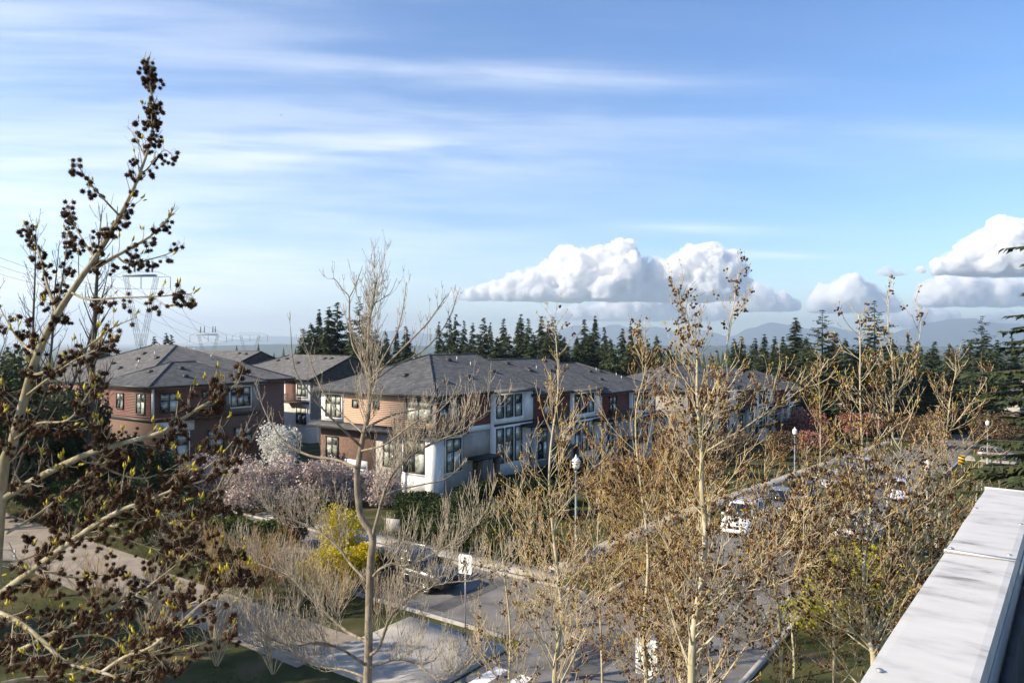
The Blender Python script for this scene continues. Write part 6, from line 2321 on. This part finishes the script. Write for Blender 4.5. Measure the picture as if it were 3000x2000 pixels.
def vehicle(kind, label, p, rz, col, group='vehicles parked along the street', rack=False, ladder=False, wheel_n=10):
    root = empty({'suv': 'parked_car', 'sedan': 'parked_car', 'van': 'parked_van', 'pickup': 'pickup_truck'}[kind], p, rz)
    tag(root, label, {'suv': 'car', 'sedan': 'car', 'van': 'van', 'pickup': 'pickup'}[kind], group)
    m = paint('car_paint', col)
    S = {  # length, half width, sill, stations (x, low, top, width factor), cabin outline bottom/top, wheel radius
        'suv': dict(w=.93, st=[(-2.35, .42, .95, .86), (-2.2, .34, 1.02, .96), (-1.0, .28, 1.06, 1), (.75, .28, 1.06, 1), (1.1, .28, 1.06, 1), (1.9, .30, .98, .97), (2.25, .36, .86, .9), (2.38, .45, .72, .8)],
                    cab=[(-2.22, -1.95), (-1.2, -1.2), (.1, -.05), (1.12, .35)], zb=1.05, zr=1.68, r=.36, ax=(-1.42, 1.45)),
        'sedan': dict(w=.90, st=[(-2.35, .40, .92, .84), (-2.2, .32, .98, .95), (-1.3, .27, 1.0, 1), (.8, .27, .98, 1), (1.2, .27, .96, 1), (1.9, .28, .86, .97), (2.25, .34, .74, .9), (2.35, .42, .64, .8)],
                      cab=[(-1.95, -1.3), (-1.0, -.9), (.1, -.1), (1.15, .3)], zb=.97, zr=1.44, r=.33, ax=(-1.4, 1.42)),
        'van': dict(w=.97, st=[(-2.5, .42, 1.10, .92), (-2.42, .34, 1.14, .98), (-1.0, .30, 1.16, 1), (.9, .30, 1.14, 1), (1.4, .30, 1.10, 1), (2.05, .32, .98, .97), (2.4, .36, .84, .9), (2.5, .46, .72, .84)],
                    cab=[(-2.46, -2.38), (-1.2, -1.2), (.5, .4), (1.65, .95)], zb=1.13, zr=1.95, r=.35, ax=(-1.55, 1.55)),
        'pickup': dict(w=.98, st=[(-2.8, .55, 1.08, .94), (-2.7, .45, 1.12, .98), (-.9, .38, 1.13, 1), (.9, .38, 1.14, 1), (1.3, .38, 1.14, 1), (2.3, .40, 1.08, .98), (2.7, .46, .96, .94), (2.8, .55, .8, .88)],
                       cab=[(-.95, -.8), (-.3, -.3), (.4, .3), (1.4, .7)], zb=1.12, zr=1.82, r=.40, ax=(-1.7, 1.75)),
    }[kind]
    w, zb, zr = S['w'], S['zb'], S['zr']
    ring_loft([lower_ring(x, w * f, z0, z1) for x, z0, z1, f in S['st']], m, 'body', root)
    # cabin: loft of four frames
    (xb0, xt0), (xm0, _), (xm1, _), (xb1, xt1) = S['cab']
    wb, wt = w * .90, w * .74

    def cab_side(sg):
        return [Vector((xb0, sg * wb, zb - .03)), Vector((xb1, sg * wb, zb - .03)), Vector((xt1, sg * wt, zr - .05)), Vector((xt0, sg * wt, zr - .05))]
    Lf, Rt = cab_side(1), cab_side(-1)
    cb = MB()
    i = len(cb.v)
    cb.hexa([Rt[0], Rt[1], Lf[1], Lf[0], Rt[3], Rt[2], Lf[2], Lf[3]])
    cab = cb.build('cabin', m, root)
    rt = MB()
    rt.hexa([(xt0 + .02, -wt + .0, zr - .055), (xt1 - .02, -wt, zr - .055), (xt1 - .02, wt, zr - .055), (xt0 + .02, wt, zr - .055),
             (xt0 + .14, -wt + .14, zr), (xt1 - .14, -wt + .14, zr), (xt1 - .14, wt - .14, zr), (xt0 + .14, wt - .14, zr)])
    rt.build('roof', m, root, smooth=False)

    def glass(quad, inset, name, out):
        c = sum(quad, Vector()) / 4
        q = [c + (x - c) * (1 - inset) + out * .008 for x in quad]
        MB().hexa([x - out * .006 for x in q] + q).build(name, m_carglass, cab)
    nrm = lambda q: (q[1] - q[0]).cross(q[3] - q[0]).normalized()
    q = [Rt[1], Lf[1], Lf[2], Rt[2]]
    glass(q, .10, 'windscreen', nrm(q))
    q = [Lf[0], Rt[0], Rt[3], Lf[3]]
    glass(q, .12, 'rear_window', nrm(q))
    for sg, sd in ((1, Lf), (-1, Rt)):
        nwin = 3 if kind in ('suv', 'van') else 2
        for k in range(nwin):
            t0, t1 = k / nwin + .02, (k + 1) / nwin - .02
            qq = [sd[0].lerp(sd[1], t0), sd[0].lerp(sd[1], t1), sd[3].lerp(sd[2], t1), sd[3].lerp(sd[2], t0)]
            if sg > 0:
                qq = [qq[1], qq[0], qq[3], qq[2]]
            glass(qq, .14, 'side_window', nrm(qq))
    for x in S['ax']:
        for sg in (-1, 1):
            r = S['r']
            ar = MB()
            for k in range(9):
                a0, a1 = math.pi * k / 9, math.pi * (k + 1) / 9
                y = sg * (w - .02)
                y2 = sg * (w + .012)
                pa, pb = [(x + (r + .08) * math.cos(a), r + (r + .08) * math.sin(a)) for a in (a0, a1)]
                pc, pd = [(x + (r - .02) * math.cos(a), r + (r - .02) * math.sin(a)) for a in (a1, a0)]
                ar.hexa([(pa[0], y, pa[1]), (pb[0], y, pb[1]), (pc[0], y, pc[1]), (pd[0], y, pd[1]), (pa[0], y2, pa[1]), (pb[0], y2, pb[1]), (pc[0], y2, pc[1]), (pd[0], y2, pd[1])])
            ar.build('wheel_arch', m_black, root)
            wh = MB()
            n = 18
            prof = [(.0, -.10), (r * .62, -.10), (r * .95, -.10), (r, -.06), (r, .06), (r * .95, .10), (r * .66, .10), (r * .64, .07), (.0, .07)]
            i0 = 0
            for (rad, off) in prof:
                for k in range(n):
                    a = 2 * math.pi * k / n
                    wh.v.append((x + rad * math.cos(a), sg * (w - .085 + off), r + rad * math.sin(a)))
            for j in range(len(prof) - 1):
                for k in range(n):
                    k2 = (k + 1) % n
                    wh.q.append((j * n + k, (j + 1) * n + k, (j + 1) * n + k2, j * n + k2))
            wo = wh.build('wheel', m_tyre, root)
            rm = MB()
            for k in range(wheel_n):
                a = 2 * math.pi * k / wheel_n
                ca, sa = math.cos(a), math.sin(a)
                y0, y1 = sg * (w - .012), sg * (w + .008)
                t = .022
                rm.hexa([(x + ca * .05 + sa * t, y0, r + sa * .05 - ca * t), (x + ca * r * .66 + sa * t, y0, r + sa * r * .66 - ca * t), (x + ca * r * .66 - sa * t, y0, r + sa * r * .66 + ca * t), (x + ca * .05 - sa * t, y0, r + sa * .05 + ca * t),
                         (x + ca * .05 + sa * t, y1, r + sa * .05 - ca * t), (x + ca * r * .66 + sa * t, y1, r + sa * r * .66 - ca * t), (x + ca * r * .66 - sa * t, y1, r + sa * r * .66 + ca * t), (x + ca * .05 - sa * t, y1, r + sa * .05 + ca * t)])
            rm.tube([(x + r * .67 * math.cos(2 * math.pi * k / 14), sg * (w + .0), r + r * .67 * math.sin(2 * math.pi * k / 14)) for k in range(15)], .02, 4)
            rm.build('rim', m_rim, wo)
    x0, x1 = S['st'][0][0], S['st'][-1][0]
    for sg in (-1, 1):
        MB().box(x1 - .30, x1 - .06, sg * w * .58 - .14, sg * w * .58 + .14, .62 + (.16 if kind in ('van', 'pickup') else 0), .78 + (.16 if kind in ('van', 'pickup') else 0)).build('headlight', m_headlight, root)
        MB().box(x0 - .02, x0 + .14, sg * w * .74 - .09, sg * w * .74 + .09, zb - .38, zb - .06).build('tail_light', m_tail, root)
        MB().hexa([(xb1 - .35, sg * (w - .05), zb), (xb1 - .18, sg * (w - .05), zb), (xb1 - .18, sg * (w + .16), zb + .02), (xb1 - .35, sg * (w + .16), zb + .02),
                   (xb1 - .35, sg * (w - .05), zb + .13), (xb1 - .2, sg * (w - .05), zb + .13), (xb1 - .2, sg * (w + .16), zb + .15), (xb1 - .35, sg * (w + .16), zb + .15)]).build('mirror', m, root)
        MB().box(-1.2, 1.2, sg * (w + .004) - .004, sg * (w + .004) + .004, .72, .75).build('side_trim', m_rim, root)
        MB().box(-1.1, 1.1, sg * (w * .95) - .03, sg * (w * .95) + .03, .24, .32).build('sill', m_rim if kind == 'suv' else m_black, root)
        for xx in (-.55, .45):
            MB().box(xx - .08, xx + .08, sg * (w + .006) - .012, sg * (w + .006) + .012, zb - .16, zb - .12).build('door_handle', m_rim, root)
    MB().box(x1 - .16, x1 + .03, -w * .8, w * .8, .32, .52).build('bumper', m_black if kind != 'van' else m, root)
    MB().box(x0 - .05, x0 + .12, -w * .84, w * .84, .38, .58).build('bumper', m_black if kind != 'van' else m, root)
    MB().box(x1 - .06, x1 + .015, -.36, .36, .56, .74).build('grille', m_black, root)
    MB().box(x0 - .03, x0 + .01, -.26, .26, .66, .78).build('number_plate', m_sign_white, root)
    if kind == 'pickup':
        b = MB()
        b.box(-2.66, -1.05, -w * .78, w * .78, 1.06, 1.142).build('bed', m_black, root)
    if kind == 'suv':
        for sg in (-1, 1):
            MB().tube([(xt0 + .25, sg * (wt - .08), zr), (xt0 + .35, sg * (wt - .08), zr + .06), (xt1 - .35, sg * (wt - .08), zr + .06), (xt1 - .25, sg * (wt - .08), zr)], .018, 5).build('roof_rail', m_rim, root)
    if rack:
        rk = MB()
        for sg in (-1, 1):
            rk.tube([(xt0 + .05, sg * (wt - .05), zr + .16), (xt1 + .1, sg * (wt - .05), zr + .16)], .022, 5)
            for k in range(5):
                xx = xt0 + .2 + (xt1 - xt0 - .4) * k / 4
                rk.tube([(xx, sg * (wt - .05), zr - .05), (xx, sg * (wt - .05), zr + .16)], .018, 5)
        for k in range(7):
            xx = xt0 + .1 + (xt1 - xt0 - .1) * k / 6
            rk.tube([(xx, -wt + .05, zr + .17), (xx, wt - .05, zr + .17)], .02, 5)
        rk.build('roof_rack', m_black, root)
    if ladder:
        ld = MB()
        for yy in (.18, .62):
            ld.tube([(xt0 - .25, yy, .75), (xt0 - .12, yy * .95, zr + .2)], .025, 5)
        for k in range(6):
            t = k / 5
            ld.tube([(xt0 - .25 + .12 * t, .18, .85 + (zr - .75) * t), (xt0 - .25 + .12 * t, .62, .85 + (zr - .75) * t)], .018, 5)
        ld.build('rear_ladder', m_tail, root)
        MB().box(xb0 - .03, xb0 + .02, -w * .6, w * .62, .7, 1.5).build('red_panel', m_tail, root)
    return root


BACK = UANG + math.pi
vehicle('suv', 'dark grey car waiting in the lane by the yellow forsythia', SW(1.0, -6.6, .024), UANG - R(90), (.022, .025, .03), group='cars in the lane')
vehicle('van', 'white van with a black roof rack and red ladder on its tail', SW(21.8, 3.1, .02), BACK, (.62, .63, .65), rack=True, ladder=True)
vehicle('pickup', 'grey pickup parked behind the white van', SW(29.5, 3.2, .02), BACK, (.12, .125, .13))
vehicle('sedan', 'black sedan third from the white van', SW(37.0, 3.1, .02), BACK, (.012, .013, .015))
vehicle('pickup', 'white pickup under the thin young sweetgum', SW(44.5, 3.2, .02), BACK, (.60, .61, .62), rack=False)
vehicle('suv', 'black parked car beyond the white pickup', SW(52.0, 3.1, .02), BACK, (.014, .015, .018))
vehicle('suv', 'silver parked car near the far lamp post', SW(60.0, 3.1, .02), BACK, (.35, .36, .38))
vehicle('suv', 'white car parked on the lawn side under the many-stemmed sweetgum', SW(24.0, 9.0, .02), UANG, (.60, .60, .62))
vehicle('van', 'pale van parked on the lawn side near the hazard marker', SW(44.0, 9.0, .02), UANG, (.52, .50, .58))
vehicle('suv', 'grey car turning at the cross street', SW(91.5, 14.0, .02), UANG - R(90), (.16, .14, .13))
vehicle('pickup', 'bright red pickup stopped on the cross street', SW(92.5, 25.5, .02), UANG - R(70), (.55, .035, .02))
vehicle('sedan', 'white car far beyond the cross street', SW(104, 40, .02), UANG - R(90), (.62, .62, .62))
vehicle('sedan', 'dark car far beyond the cross street', SW(102, 33, .02), UANG - R(90), (.03, .03, .035))

# ------------------------------------------------------------------ wear on the street
m_patch = mat('asphalt_patch', (.075, .072, .07), (.115, .11, .105), scale=1.6, rough=.92, bump=.2, detail=9, spec=.2)
for s0, s1, w0, w1, lab in ((-3.2, 1.6, 4.2, 5.6, 'dark mended strip of asphalt beyond the crosswalk'), (8, 17, 6.6, 7.7, 'long dark asphalt patch down the street'), (-1.2, 3.8, -3.8, -2.9, 'dark asphalt trench patch across the lane')):
    sheet('road_patch', s0, s1, w0, w1, .030, m_patch, lab)
for k, (s, w) in enumerate(((2.0, 6.2), (12.5, 5.0))):
    mh = empty('manhole_cover', SW(s, w, .028), 0)
    tag(mh, ['round iron manhole cover on the street near the crosswalk', 'round iron manhole cover farther down the street'][k], 'manhole cover')
    MB().lathe([(.0, 0), (.36, 0), (.36, .006), (.33, .008), (.0, .008)], 20).build('rim', m_black, mh)
    for i in range(5):
        MB().box(-.24, .24, -.2 + .1 * i - .02, -.2 + .1 * i + .02, .0085, .013).build('rib', m_black, mh)
